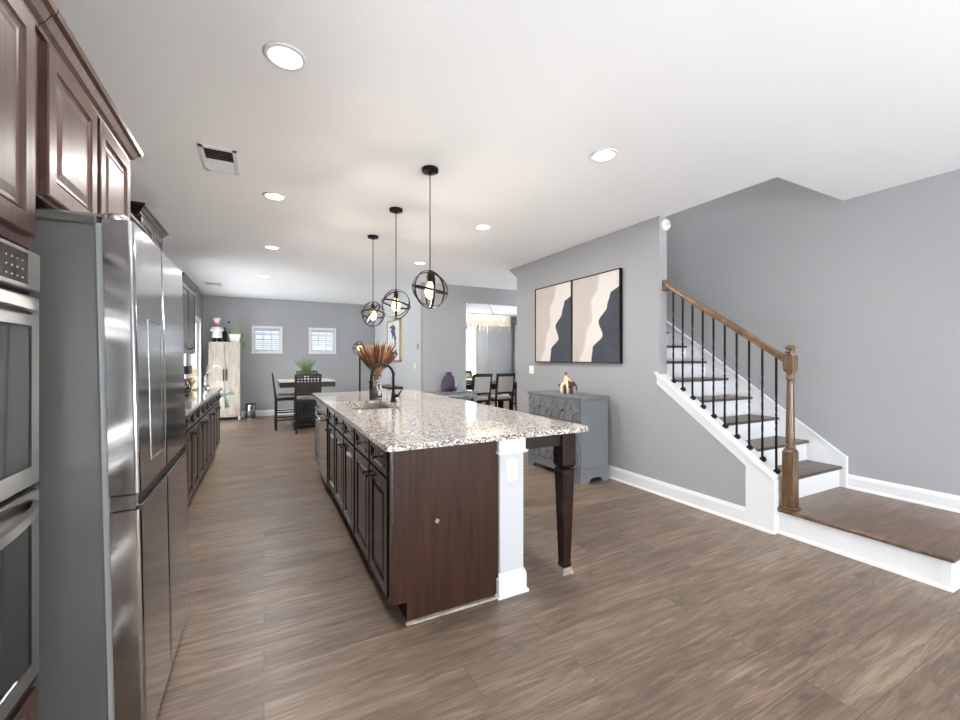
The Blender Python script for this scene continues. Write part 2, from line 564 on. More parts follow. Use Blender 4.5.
def obj(name, mb, m, parent=None, bev=0.0, world=False, seg=1, label=None, fix=False):
    vs = mb.v
    if parent is not None and world:
        r = parent
        off = Vector((0, 0, 0))
        while r is not None:
            off += Vector(r.location)
            r = r.parent
        vs = [tuple(Vector(p) - off) for p in vs]
    me = bpy.data.meshes.new(name)
    loc = None
    if parent is None:
        xs = [p[0] for p in vs]; ys = [p[1] for p in vs]; zs = [p[2] for p in vs]
        loc = Vector(((min(xs) + max(xs)) / 2, (min(ys) + max(ys)) / 2, min(zs)))
        if fix:
            loc = Vector((0, 0, 0))
        vs = [tuple(Vector(p) - loc) for p in vs]
    me.from_pydata(vs, [], mb.f)
    for mm in (m if isinstance(m, (list, tuple)) else [m]):
        me.materials.append(mm)
    for i, p in enumerate(me.polygons):
        p.material_index = mb.mi[i]
        p.use_smooth = mb.sm[i]
    me.validate()
    b = bmesh.new()
    b.from_mesh(me)
    bmesh.ops.recalc_face_normals(b, faces=b.faces)
    b.to_mesh(me)
    b.free()
    o = bpy.data.objects.new(name, me)
    COL.objects.link(o)
    if loc is not None:
        o.location = loc
    if parent is not None:
        o.parent = parent
    if bev:
        bm_ = o.modifiers.new('bevel', 'BEVEL')
        bm_.width = bev
        bm_.segments = seg
        bm_.limit_method = 'ANGLE'
        bm_.angle_limit = math.radians(40)
    if label:
        o['label'] = label
    return o


def thing(name, label, cat, loc=(0, 0, 0), rz=0, group=None):
    o = bpy.data.objects.new(name, None)
    COL.objects.link(o)
    o.empty_display_size = 0.1
    o.location = loc
    o.rotation_euler = (0, 0, rz)
    return tag(o, label, cat, group)


def tag(o, label, cat, group=None):
    o['label'] = label
    o['category'] = cat
    if group:
        o['group'] = group
    return o


def struct(name, mb, m, parent=None, bev=0, label=None):
    o = obj(name, mb, m, parent, bev, world=parent is not None, fix=True)
    if parent is None:
        o['kind'] = 'structure'
    return o


def dup(root, loc, rz=0, label=None, group=None):
    r = root.copy()
    COL.objects.link(r)
    r.location = loc
    r.rotation_euler = (0, 0, rz)
    if label:
        r['label'] = label
    if group:
        r['group'] = group
    for ch in list(root.children):
        c = ch.copy()
        COL.objects.link(c)
        c.parent = r
        for g in list(ch.children):
            d = g.copy()
            COL.objects.link(d)
            d.parent = c
    return r


# ================================================================== SETTING
XL, XP, XPB, XR = -1.2, 3.45, 3.56, 4.58      # left wall, picture wall face / back, right wall
YB, XC, YN = 11.0, 2.593, 7.28                # nook back wall, nook side wall, vase wall
H = 2.74
YR = -3.5

struct('floor', MB().bx(XL - .1, 8.1, YR - .1, 12.1, -0.1, 0), M_FLOOR)

# ceiling with the stair opening left out
c = MB()
T = H + 0.3
c.bx(XL - .1, 3.53, YR - .1, YN, H, T)
c.bx(3.53, XR + .12, YR - .1, 1.81, H, T)
c.bx(XL - .1, XC, YN, YB + .1, H, T)
c.bx(XC, 8.1, YN, 12.1, H, T)
c.bx(3.56, 7.0, 5.4, YN, H, T)
c.bx(3.53, 3.56, 5.4, YN, H, T)
struct('ceiling', c, M_CEIL)

# left wall with the nook window and patio door openings
WLY = (7.35, 8.5, 1.0, 2.1)
PDY = (9.1, 10.4, 0.02, 2.1)
c = MB()
SDY = (-0.95, 0.4, 0.05, 2.15)  # opening added beside the camera to let the side fill in
c.bx(XL - .12, XL, YR, SDY[0], 0, H)
c.bx(XL - .12, XL, SDY[0], SDY[1], SDY[3], H)
c.bx(XL - .12, XL, SDY[1], WLY[0], 0, H)
c.bx(XL - .12, XL, WLY[0], WLY[1], 0, WLY[2])
c.bx(XL - .12, XL, WLY[0], WLY[1], WLY[3], H)
c.bx(XL - .12, XL, WLY[1], PDY[0], 0, H)
c.bx(XL - .12, XL, PDY[0], PDY[1], PDY[3], H)
c.bx(XL - .12, XL, PDY[1], YB + .12, 0, H)
struct('wall_left', c, M_WALL)

# nook back wall with two small high windows
W1 = (-0.20, 0.34, 1.52, 2.05)
W2 = (1.02, 1.56, 1.52, 2.05)
c = MB()
c.bx(XL, XC + .1, YB, YB + .12, 0, 1.52)
c.bx(XL, XC + .1, YB, YB + .12, 2.05, H)
c.bx(XL, W1[0], YB, YB + .12, 1.52, 2.05)
c.bx(W1[1], W2[0], YB, YB + .12, 1.52, 2.05)
c.bx(W2[1], XC + .1, YB, YB + .12, 1.52, 2.05)
struct('wall_back', c, M_WALL)

# nook side wall and the wall with the dining room opening
struct('wall_nook_side', MB().bx(XC, XC + .12, YN + .12, YB, 0, H), M_WALL_LIT)
c = MB()
c.bx(XC, 3.467, YN, YN + .12, 0, H)
c.bx(3.467, 5.05, YN, YN + .12, 2.43, H)
c.bx(5.05, 7.0, YN, YN + .12, 0, H)
struct('wall_dining_front', c, M_WALL)

# picture wall, sloping up to the ceiling at its far end, and the low wall under the stairs
c = MB()
c.prism([(2.83, 0), (5.43, 0), (5.43, 2.575), (5.66, H), (2.83, H)], 'x', XP, XPB)
c.prism([(1.995, 0), (2.83, 0), (2.83, 1.10), (1.995, 0.49)], 'x', XP + .002, XPB)
struct('wall_picture', c, M_WALL)
# right wall runs past the landing and up the stair well
struct('wall_right', MB().bx(XR, XR + .12, YR, 5.3, 0, 5.3), M_WALL)
c = MB()
c.bx(3.53, XR, 1.71, 1.81, T, 5.3)
c.bx(3.45, 3.53, 1.71, 5.4, T, 5.3)
c.bx(XPB, XR, 5.3, 5.4, 0, 5.3)
c.bx(3.45, XR + .12, 1.71, 5.53, 5.3, 5.4)
struct('wall_stairwell', c, M_WALL)
# dining room shell and hall end
c = MB()
c.bx(XC, 5.2, 12.0, 12.12, 0, H); c.bx(6.3, 8.0, 12.0, 12.12, 0, H)
c.bx(5.2, 6.3, 12.0, 12.12, 0, 0.55); c.bx(5.2, 6.3, 12.0, 12.12, 2.42, H)
struct('wall_dining_back', c, M_WALL)
c = MB()
c.bx(8.0, 8.12, YN, 8.5, 0, H); c.bx(8.0, 8.12, 10.7, 12.1, 0, H)
c.bx(8.0, 8.12, 8.5, 10.7, 0, 0.6); c.bx(8.0, 8.12, 8.5, 10.7, 2.4, H)
struct('wall_dining_right', c, M_WALL)
struct('wall_dining_left', MB().bx(XC + .13, XC + .2, YB, 12.0, 0, H), M_WALL)
c = MB()
c.bx(6.6, 6.72, 5.4, 5.75, 0, H); c.bx(6.6, 6.72, 6.95, YN, 0, H)
c.bx(6.6, 6.72, 5.75, 6.95, 0, 0.7); c.bx(6.6, 6.72, 5.75, 6.95, 2.5, H)
c.bx(XR, 6.72, 5.3, 5.4, 0, H)
struct('wall_hall', c, M_WALL)
# rear wall behind the camera with two window openings added for the fill lamps
c = MB()
c.bx(XL, 0.95, YR - .12, YR, 0, H); c.bx(2.15, 2.55, YR - .12, YR, 0, H); c.bx(4.25, XR + .1, YR - .12, YR, 0, H)
c.bx(0.95, 2.15, YR - .12, YR, 2.4, H); c.bx(2.55, 4.25, YR - .12, YR, 2.4, H)
c.bx(0.95, 2.15, YR - .12, YR, 0, 0.1); c.bx(2.55, 4.25, YR - .12, YR, 0, 0.1)
struct('wall_rear', c, M_WALL)


# ------------------------------------------------------------------ windows
def window_y(name, x0, x1, z0, z1, y, facing, cas=0.05, slats=True, grid=(3, 4)):
    """window in a wall Y=y; facing = -1 when the room lies at smaller Y"""
    root = MB()
    f = facing
    yy = (y + 0.004 * f, y + 0.03 * f)
    root.bx(x0 - cas, x0, *yy, z0 - cas, z1 + cas).bx(x1, x1 + cas, *yy, z0 - cas, z1 + cas)
    root.bx(x0, x1, *yy, z1, z1 + cas).bx(x0, x1, *yy, z0 - cas, z0)
    root.bx(x0 - cas - .01, x1 + cas + .01, y + 0.004 * f, y + 0.045 * f, z0 - cas - .012, z0 - cas + .012)
    r = struct(name, root, M_TRIM, bev=0)
    yg = y - 0.06 * f
    fr = MB()
    t = 0.022
    fr.bx(x0, x0 + t, yg - .02, yg + .02, z0, z1).bx(x1 - t, x1, yg - .02, yg + .02, z0, z1)
    fr.bx(x0, x1, yg - .02, yg + .02, z0, z0 + t).bx(x0, x1, yg - .02, yg + .02, z1 - t, z1)
    for i in range(1, grid[0]):
        xx = x0 + (x1 - x0) * i / grid[0]
        fr.bx(xx - .008, xx + .008, yg - .012, yg + .012, z0, z1)
    for i in range(1, grid[1]):
        zz = z0 + (z1 - z0) * i / grid[1]
        fr.bx(x0, x1, yg - .012, yg + .012, zz - .008, zz + .008)
    struct('window_frame', fr, M_TRIM, r)
    struct('window_glass', MB().bx(x0, x1, yg - .003, yg + .003, z0, z1), M_GLASS, r)
    if slats:
        s = MB()
        n = int((z1 - z0) / 0.05)
        for i in range(n):
            zz = z0 + 0.025 + i * (z1 - z0 - .03) / n
            s.add([(x0 + .01, y - .028 * f - .018, zz - .008), (x1 - .01, y - .028 * f - .018, zz - .008), (x1 - .01, y - .028 * f + .018, zz + .008), (x0 + .01, y - .028 * f + .018, zz + .008),
                   (x0 + .01, y - .028 * f - .018, zz - .005), (x1 - .01, y - .028 * f - .018, zz - .005), (x1 - .01, y - .028 * f + .018, zz + .011), (x0 + .01, y - .028 * f + .018, zz + .011)],
                  [(0, 3, 2, 1), (4, 5, 6, 7), (0, 1, 5, 4), (1, 2, 6, 5), (2, 3, 7, 6), (3, 0, 4, 7)])
        s.bx(x0 + .005, x1 - .005, y - .05 * f, y - .005 * f, z1 - .05, z1)
        struct('window_blind', s, M_BLIND, r)
    return r


def window_x(name, y0, y1, z0, z1, x, facing, cas=0.07, grid=(2, 2)):
    """window in a wall X=x; facing=+1 when the room lies at larger X"""
    f = facing
    a, b_ = x + 0.004 * f, x + 0.03 * f
    root = MB()
    root.bx(a, b_, y0 - cas, y0, z0 - cas, z1 + cas).bx(a, b_, y1, y1 + cas, z0 - cas, z1 + cas)
    root.bx(a, b_, y0, y1, z1, z1 + cas).bx(a, b_, y0, y1, max(z0 - cas, 0), z0)
    r = struct(name, root, M_TRIM)
    xg = x - .06 * f
    fr = MB()
    t = .04
    fr.bx(xg - .02, xg + .02, y0, y0 + t, z0, z1).bx(xg - .02, xg + .02, y1 - t, y1, z0, z1)
    fr.bx(xg - .02, xg + .02, y0, y1, z0, z0 + t).bx(xg - .02, xg + .02, y0, y1, z1 - t, z1)
    for i in range(1, grid[0]):
        yy = y0 + (y1 - y0) * i / grid[0]
        fr.bx(xg - .015, xg + .015, yy - .012, yy + .012, z0, z1)
    for i in range(1, grid[1]):
        zz = z0 + (z1 - z0) * i / grid[1]
        fr.bx(xg - .015, xg + .015, y0, y1, zz - .012, zz + .012)
    struct('window_frame', fr, M_TRIM, r)
    struct('window_glass', MB().bx(xg - .003, xg + .003, y0, y1, z0, z1), M_GLASS, r)
    return r


window_y('window_1', *W1, YB, -1)
window_y('window_2', *W2, YB, -1)
window_x('window_3', *WLY, XL, 1)
window_y('window_4', 5.2, 6.3, 0.55, 2.42, 12.0, -1, 0.08, False, (2, 2))
window_x('door_1', *PDY, XL, 1, grid=(2, 1))
window_x('added_door_2', *SDY, XL, 1, grid=(2, 1))  # unseen glass door, added for the side fill lamp
window_x('window_5', 8.5, 10.7, .6, 2.4, 8.0, -1)
window_x('window_6', 5.75, 6.95, .7, 2.5, 6.6, -1)
window_y('added_window_7', 0.95, 2.15, 0.1, 2.4, YR, 1, 0.08, False, (2, 1))  # unseen window, added so the rear fill has an opening
window_y('added_window_8', 2.55, 4.25, 0.1, 2.4, YR, 1, 0.08, False, (2, 1))  # second unseen window added for the rear fill


# ------------------------------------------------------------------ baseboards
def bb_x(name, x, f, y0, y1, z=0.0, h=0.135):
    m = MB()
    m.prism([(x, z), (x + f * .016, z), (x + f * .016, z + h - .03), (x + f * .009, z + h - .008), (x + f * .006, z + h), (x, z + h)], 'y', y0, y1)
    m.prism([(x + f * .016, z), (x + f * .03, z), (x + f * .027, z + .012), (x + f * .016, z + .02)], 'y', y0, y1)
    struct(name, m, M_TRIM)


def bb_y(name, y, f, x0, x1, z=0.0, h=0.135):
    m = MB()
    m.prism([(y, z), (y + f * .016, z), (y + f * .016, z + h - .03), (y + f * .009, z + h - .008), (y + f * .006, z + h), (y, z + h)], 'x', x0, x1)
    struct(name, m, M_TRIM)


bb_x('baseboard_picture', XP, -1, 1.995, 5.43)
bb_x('baseboard_right', XR, -1, 0.89, 1.772, .195, .12)
bb_x('baseboard_right_lower', XR, -1, YR, 0.84)
bb_y('baseboard_back', YB, -1, XL, XC)
bb_x('baseboard_nook_side', XC, -1, YN, YB)
bb_x('baseboard_left', XL, 1, 7.2, 9.0)
bb_y('baseboard_dining_front', YN, -1, XC, 3.467)
bb_y('baseboard_dining_back', 12.0, -1, XC + .2, 8.0)

# ================================================================== STAIRS
RISE, RUN = 0.185, 0.254
LZ = 0.195
YF, YE = 0.88, 1.80            # landing near edge, first riser
st = thing('staircase', 'white staircase with dark wooden treads rising beside the right wall from a low landing', 'staircase', (4.05, 1.8, 0))
# landing
m = MB()
m.bx(3.50, XR - .002, .89, 4.4, 0, LZ - .028)
obj('landing_riser', m, M_TRIM, st, world=True)
m = MB()
m.prism([(3.50, 0), (3.478, 0), (3.482, .016), (3.50, .02)], 'y', .868, YE - .01)
m.prism([(.89, 0), (.868, 0), (.872, .016), (.89, .02)], 'x', 3.478, XR - .002)
m.bx(3.49, 3.50, .878, .92, .0, LZ - .028)
obj('shoe_moulding', m, M_TRIM, st, world=True)
obj('landing_deck', MB().bx(3.47, XR - .003, .86, YE + .2, LZ - .026, LZ), M_LAND, st, bev=.006, world=True, label='brown boarded landing deck')
# treads, risers
NT = 12
for i in range(NT):
    z = LZ + RISE * (i + 1)
    y = YE + RUN * i
    obj('riser', MB().bx(3.57, XR - .03, y + .025, y + .04, z - RISE, z - .026), M_TRIM, st, world=True)
    obj('tread', MB().bx(3.565, XR - .03, y, y + RUN + .04, z - .026, z), M_TREAD, st, bev=.008, world=True, label='dark stained tread')
# wall skirt
sl = RISE / RUN


def skz(y):
    return LZ + RISE + .05 + (y - 1.80) * sl + .055


SE = 1.785
m = MB()
m.prism([(SE, LZ), (SE, skz(SE) - .02), (2.4, skz(2.4) - .02), (2.4, LZ)], 'x', XR - .03, XR - .002)
m.prism([(2.4, LZ), (2.4, skz(2.4) - .02), (5.29, skz(5.29) - .02), (5.29, skz(5.29) - .5)], 'x', XR - .03, XR - .002)
obj('wall_skirt', m, M_TRIM, st, world=True)
m = MB()
m.prism([(SE, skz(SE) - .02), (5.29, skz(5.29) - .02), (5.29, skz(5.29)), (SE, skz(SE))], 'x', XR - .038, XR - .002)
m.bx(XR - .038, XR - .002, SE - .012, SE, LZ, skz(SE))
obj('skirt_cap', m, M_TRIM, st, world=True)


# open-side stringer: cap line passes baluster feet
def capz(y):
    return 0.435 + (y - 1.795) * 0.716


m = MB()
# white board under the cap
m.prism([(1.795, 0.0), (1.995, 0.0), (1.995, capz(1.995) - .105), (2.85, capz(2.85) - .105), (2.85, capz(2.85) - .012), (1.795, capz(1.795) - .012)], 'x', XP - .012, XP + .0)
m.prism([(2.0, LZ), (2.83, LZ + .1), (2.83, capz(2.83) - .012), (2.0, capz(2.0) - .012)], 'x', XPB + .001, XPB + .012)
m.prism([(1.797, 0), (1.797, capz(1.797) - .012), (1.993, capz(1.993) - .012), (1.993, 0)], 'x', XP - .001, XPB)
obj('outer_stringer', m, M_TRIM, st, world=True)
m = MB()
m.prism([(1.785, capz(1.785) - .016), (2.865, capz(2.865) - .016), (2.865, capz(2.865) + .006), (1.785, capz(1.785) + .006)], 'x', XP - .03, XPB + .02)
m.prism([(1.79, capz(1.79) - .04), (2.855, capz(2.855) - .04), (2.855, capz(2.855) - .016), (1.79, capz(1.79) - .016)], 'x', XP - .02, XP - .01)
obj('stringer_cap', m, M_TRIM, st, world=True, bev=.003)
m = MB()
m.bx(XP - .022, XPB, 1.778, 1.797, .0, capz(1.79) - .018)
m.prism([(XP - .012, 0), (XP - .03, 0), (XP - .026, .016), (XP - .012, .02)], 'y', 1.79, 1.995)
obj('corner_trim', m, M_TRIM, st, world=True)

# balustrade: newel, handrail, iron balusters
bl = thing('stair_railing', 'brown oak handrail with turned newel post and ten black iron balusters', 'railing', (3.52, 1.715, LZ))
NX, NY = 3.522, 1.715
m = MB()
m.bx(NX - .048, NX + .048, NY - .048, NY + .048, LZ, LZ + .022)
m.bx(NX - .039, NX + .039, NY - .039, NY + .039, LZ + .02, .63)
m.taper(NX, NY, .63, .655, .039, .039, .029, .029)
m.lathe([(.030, .65), (.034, .66), (.034, .675), (.026, .69), (.031, .70), (.030, .72), (.0275, .9), (.0225, 1.13), (.022, 1.17), (.029, 1.175), (.029, 1.19), (.023, 1.2), (.024, 1.22), (.034, 1.24), (.036, 1.25)], (NX, NY, 0), 20)
m.bx(NX - .036, NX + .036, NY - .036, NY + .036, 1.255, 1.35)
m.taper(NX, NY, 1.235, 1.255, .028, .028, .036, .036)
m.taper(NX, NY, 1.35, 1.362, .036, .036, .027, .027)
m.lathe([(.026, 1.36), (.022, 1.37), (.034, 1.378), (.036, 1.386), (.026, 1.394), (.024, 1.4), (.032, 1.41), (.033, 1.42), (.024, 1.432), (.0, 1.436)], (NX, NY, 0), 20)
obj('newel_post', m, M_NEWEL, bl, bev=.002, world=True, label='turned newel post with square foot and cap')
RX = 3.522


def railz(y):
    return 1.335 + (y - 1.754) * 0.694


prof = [(-.02, -.03), (.02, -.03), (.02, -.012), (.03, -.004), (.032, .012), (.024, .024), (.01, .03), (-.01, .03), (-.024, .024), (-.032, .012), (-.03, -.004), (-.02, -.012)]
m = MB()
y0, y1 = 1.752, 2.79
vs = [(RX + a, y0, railz(y0) + b_) for a, b_ in prof] + [(RX + a, y1, railz(y1) + b_) for a, b_ in prof]
n = len(prof)
m.add(vs, [tuple(range(n))[::-1], tuple(range(n, 2 * n))] + [(i, (i + 1) % n, n + (i + 1) % n, n + i) for i in range(n)])
obj('handrail', m, M_OAK, bl, world=True)
m = MB().bx(3.485, 3.558, 2.79, 2.829, railz(2.79) - .055, railz(2.79) + .055)
obj('rail_rosette', m, M_OAK, bl, bev=.006, world=True)
for i in range(10):
    y = 1.812 + i * .1016
    zb, zt = capz(y) + .008, railz(y) - .03
    b_ = MB()
    # square bar with a twisted middle
    pts, N = [], 26
    vs, fs = [], []
    for k in range(N + 1):
        t = k / N
        z = zb + (zt - zb) * t
        tw = 0.0
        t0, t1 = (.32, .68) if i % 2 == 0 else (.2, .8)
        tw = max(0, min(1, (t - t0) / (t1 - t0))) * PI * 3
        for q in range(4):
            a = tw + PI / 4 + q * PI / 2
            vs.append((RX + .0088 * math.cos(a), y + .0088 * math.sin(a), z))
    for k in range(N):
        for q in range(4):
            fs.append((k * 4 + q, k * 4 + (q + 1) % 4, k * 4 + 4 + (q + 1) % 4, k * 4 + 4 + q))
    fs += [(3, 2, 1, 0), tuple(N * 4 + q for q in range(4))]
    b_.add(vs, fs)
    o = obj('baluster', b_, M_BLACK, bl, world=True)
    s_ = MB()
    ang = math.atan(.716)
    M = Matrix.Translation((RX, y, capz(y) + .006)) @ Matrix.Rotation(ang, 4, 'X')
    s_.bx(-.017, .017, -.019, .019, 0, .016).taper(0, 0, .016, .03, .017, .017, .011, .011)
    s_.xf(M)
    obj('baluster_shoe', s_, M_BLACK, o, world=True)

# round alarm on the wall end above the stairs
t = thing('smoke_alarm', 'round white alarm on the wall end above the handrail', 'alarm', (3.522, 2.829, 2.655))
m = MB().lathe([(.0, 0), (.055, 0), (.058, -.012), (.052, -.03), (.035, -.036), (0, -.037)], (0, 0, 0), 24, axis='y')
obj('alarm_body', m, M_WPL, t)
m = MB()
for a in (20, 75, 200, 250):
    ca, sa = math.cos(math.radians(a)), math.sin(math.radians(a))
    m.bx(.02 * ca - .006, .02 * ca + .006, -.039, -.034, .02 * sa - .004, .02 * sa + .004)
m.bx(-.006, .006, -.04, -.036, -.006, .006)
obj('alarm_grille', m, M_GPL, t)

# ================================================================== KITCHEN CABINETS
DOOR = [(0, 0), (0, .017), (.004, .021), (.052, .021), (.058, .014), (.062, .017), (.068, .012), (.078, .011), (.1, .018)]
DRAW = [(0, 0), (0, .017), (.004, .021), (.028, .021), (.033, .014), (.038, .016), (.044, .011), (.05, .011)]


def door_x(name, xf_, f, y0, y1, z0, z1, par, rings=DOOR, m=M_ESP):
    mb = MB().panel((xf_, y0, z0), (0, 1, 0), (0, 0, 1), (f, 0, 0), y1 - y0, z1 - z0, rings)
    return obj(name, mb, m, par, world=True)


def knob_x(x, f, y, z, par):
    pr = [(.009, 0), (.006, .006), (.006, .014), (.014, .022), (.0155, .028), (.01, .034), (0, .035)]
    mb = MB().lathe([(r, f * a) for r, a in pr], (x, y, z), 12, axis='x')
    return obj('knob', mb, M_BRONZE, par, world=True)


def base_cabinet(y0, y1, xf_, f, depth, units, label, group=None, toe=.075, loc=None, endcut=False):
    """base cabinet whose front plane is xf_, opening toward f; units = [(y0,y1,knob side)]"""
    xb = xf_ - f * depth
    t = thing('base_cabinet', label, 'cabinet', ((xf_ + xb) / 2, (y0 + y1) / 2, 0), 0, group)
    mb = MB()
    if endcut:      # room for the sink basin inside the cabinet
        mb.bx(xf_, xb, y0, y1, .105, .655).bx(xf_, xf_ + .055, y0, y1, .655, .885).bx(1.06, xb, y0, y1, .655, .885)
        if y0 < 3.4:
            mb.bx(xf_ + .055, 1.06, y0, 3.44, .655, .885)
    else:
        mb.bx(xf_, xb, y0, y1, .105, .885)
    mb.bx(xf_ - f * toe, xb, y0, y1, 0.0, .105)
    obj('body', mb, M_ESP, t, world=True)
    for a, b_, side in units:
        dr = door_x('drawer', xf_, f, a, b_, .735, .865, t, DRAW)
        knob_x(xf_ + f * .018, f, (a + b_) / 2, .80, dr)
        d = door_x('door', xf_, f, a, b_, .125, .715, t)
        knob_x(xf_ + f * .021, f, (b_ - .03) if side > 0 else (a + .03), .66, d)
    return t


# island: fronts face the aisle (-X)
IX = .568
G = 'dark island cabinets'
base_cabinet(2.05, 2.92, IX, -1, .574, [(2.075, 2.455, 1), (2.485, 2.895, -1)], 'dark wood island cabinet at the near end with two doors meeting at paired knobs', G)
base_cabinet(2.92, 3.81, IX, -1, .574, [(2.945, 3.345, 1), (3.375, 3.785, -1)], 'dark wood island cabinet in front of the sink, second from the near end', G, endcut=True)
base_cabinet(3.81, 4.235, IX, -1, .574, [(3.835, 4.21, 1)], 'narrow dark wood island cabinet next to the dishwasher on its near side', G, endcut=True)
base_cabinet(4.86, 5.41, IX, -1, .574, [(4.885, 5.385, 1)], 'dark wood island cabinet beyond the dishwasher at the far end', G)
# end panel on the near end
t = thing('island_end_panel', 'tall brown wooden panel closing the near end of the island', 'panel', (.87, 2.035, 0))
m = MB().prism([(.64, 0.012), (1.163, 0.012), (1.163, .885), (.556, .885), (.556, .108), (.64, .108)], 'y', 2.028, 2.049)
obj('board', m, M_PANEL, t, world=True)
m = MB().bx(.553, .566, 2.026, 2.049, .108, .884)
obj('edge_strip', m, M_ESP, t, world=True)
m = MB().prism([(2.027, .012), (2.027, 0), (2.008, 0), (2.012, .01)], 'x', .63, 1.15)
obj('floor_moulding', m, M_RAW, t, world=True, label='weathered grey-white strip at the floor')
m = MB()
for k in range(1):
    pts = []
    for q in range(14):
        a = 2 * PI * q / 14
        r = .011 * (1 + .22 * math.sin(4 * a + .5) + .15 * math.sin(7 * a))
        pts.append((.80 + r * math.cos(a), .488 + 1.1 * r * math.sin(a)))
    m.prism(pts, 'y', 2.0268, 2.0285)
obj('scuff_mark', m, M_RAW, t, world=True, label='pale scuff on the panel')

# dishwasher
t = thing('dishwasher', 'stainless steel dishwasher in the island between dark cabinets', 'dishwasher', (.86, 4.545, 0))
obj('body', MB().bx(.57, 1.15, 4.24, 4.855, .1, .88), M_DARK, t, world=True)
obj('kick_plate', MB().bx(.62, .64, 4.245, 4.85, 0, .1), M_BLKPL, t, world=True)
obj('door', MB().bx(.535, .57, 4.245, 4.85, .115, .76), M_STEEL, t, world=True, bev=.004)
obj('control_strip', MB().bx(.535, .57, 4.245, 4.85, .765, .872), M_STEEL, t, world=True, bev=.004)
m = MB().tube([(.535, 4.29, .735), (.505, 4.30, .735), (.497, 4.33, .735), (.497, 4.77, .735), (.505, 4.80, .735), (.535, 4.81, .735)], .011, 10)
obj('handle', m, M_STEEL, t, world=True)

# half wall behind the cabinets ending in the white post
t = thing('island_half_wall', 'pale grey half wall with white trimmed end post carrying the granite bar top', 'half wall', (1.245, 3.7, 0))
obj('wall_body', MB().bx(1.167, 1.322, 2.012, 5.42, 0, .885), M_OFFW, t, world=True)
m = MB()
m.bx(1.158, 1.332, 2.0, 2.045, .812, .885).bx(1.150, 1.342, 1.992, 2.04, .798, .814).bx(1.158, 1.332, 2.045, 2.16, .812, .885)
obj('capital', m, M_TRIM, t, world=True, bev=.004)
m = MB()
m.bx(1.154, 1.337, 1.998, 2.04, 0, .105).bx(1.167, 1.337, 2.04, 5.43, 0, .105).prism([(1.998, .105), (2.012, .135), (2.02, .135), (2.02, .105)], 'x', 1.158, 1.33)
m.prism([(1.337, .105), (1.322, .135), (1.31, .135), (1.31, .105)], 'y', 1.998, 5.43)
m.bx(1.145, 1.348, 1.988, 2.04, 0, .018).bx(1.167, 1.348, 2.04, 5.43, 0, .018)
obj('base_trim', m, M_TRIM, t, world=True, bev=.003)
# outlet on the post
t = thing('power_outlet', 'white power outlet on the white island end post', 'outlet', (1.243, 2.011, .645), 0)
obj('cover_plate', MB().bx(-.037, .037, -.007, 0, 0, .115), M_WPL, t, bev=.002)
for zz in (.036, .079):
    s_ = obj('socket', MB().bx(-.016, .016, -.009, -.006, zz - .014, zz + .014), M_WPL, t, bev=.003)
    mm = MB().bx(-.0085, -.005, -.0096, -.0085, zz, zz + .009).bx(.005, .0085, -.0096, -.0085, zz, zz + .009).bx(-.003, .003, -.0096, -.0085, zz - .009, zz - .004)
    obj('slots', mm, M_DARK, s_)

# bar-side legs and apron
t = thing('island_leg_frame', 'dark wood apron with tapered square legs under the granite overhang', 'support frame', (1.65, 3.7, 0))
for yy in (2.075, 5.3):
    m = MB()
    cx = 1.67
    m.bx(cx - .05, cx + .05, yy - .05, yy + .05, .675, .884)
    m.taper(cx, yy, .655, .675, .038, .038, .05, .05)
    m.bx(cx - .046, cx + .046, yy - .046, yy + .046, .628, .65)
    m.taper(cx, yy, .06, .63, .028, .028, .045, .045)
    m.taper(cx, yy, .035, .06, .028, .028, .032, .032)
    lg = obj('leg', m, M_DARKW, t, bev=.003, world=True)
    obj('foot', MB().taper(cx, yy, 0, .035, .042, .042, .03, .03), M_RAW, lg, world=True, label='scuffed grey foot block')
obj('apron', MB().bx(1.345, 1.62, 2.045, 2.07, .80, .884), M_DARKW, t, world=True)
obj('apron', MB().bx(1.66, 1.685, 2.126, 5.249, .80, .884), M_DARKW, t, world=True)

# granite top with sink cutout


def rrect(x0, x1, y0, y1, r, n=5):
    pts = []
    for cx, cy, a0 in ((x1 - r, y0 + r, -90), (x1 - r, y1 - r, 0), (x0 + r, y1 - r, 90), (x0 + r, y0 + r, 180)):
        for k in range(n + 1):
            a = math.radians(a0 + 90 * k / n)
            pts.append((cx + r * math.cos(a), cy + r * math.sin(a)))
    return pts


def slab(outer, holes, z0, z1):
    b = bmesh.new()
    loops = []
    for pts in [outer] + holes:
        vs = [b.verts.new((x, y, z1)) for x, y in pts]
        es = [b.edges.new((vs[i], vs[(i + 1) % len(vs)])) for i in range(len(vs))]
        loops.append((vs, es))
    bmesh.ops.triangle_fill(b, edges=[e for _, es in loops for e in es], use_beauty=True)
    top = list(b.faces)
    r = bmesh.ops.extrude_face_region(b, geom=top)
    vv = [g for g in r['geom'] if isinstance(g, bmesh.types.BMVert)]
    bmesh.ops.translate(b, verts=vv, vec=(0, 0, z0 - z1))
    bmesh.ops.recalc_face_normals(b, faces=b.faces)
    b.verts.index_update()
    mb = MB()
    mb.add([tuple(v.co) for v in b.verts], [tuple(v.index for v in f.verts) for f in b.faces])
    b.free()
    return mb


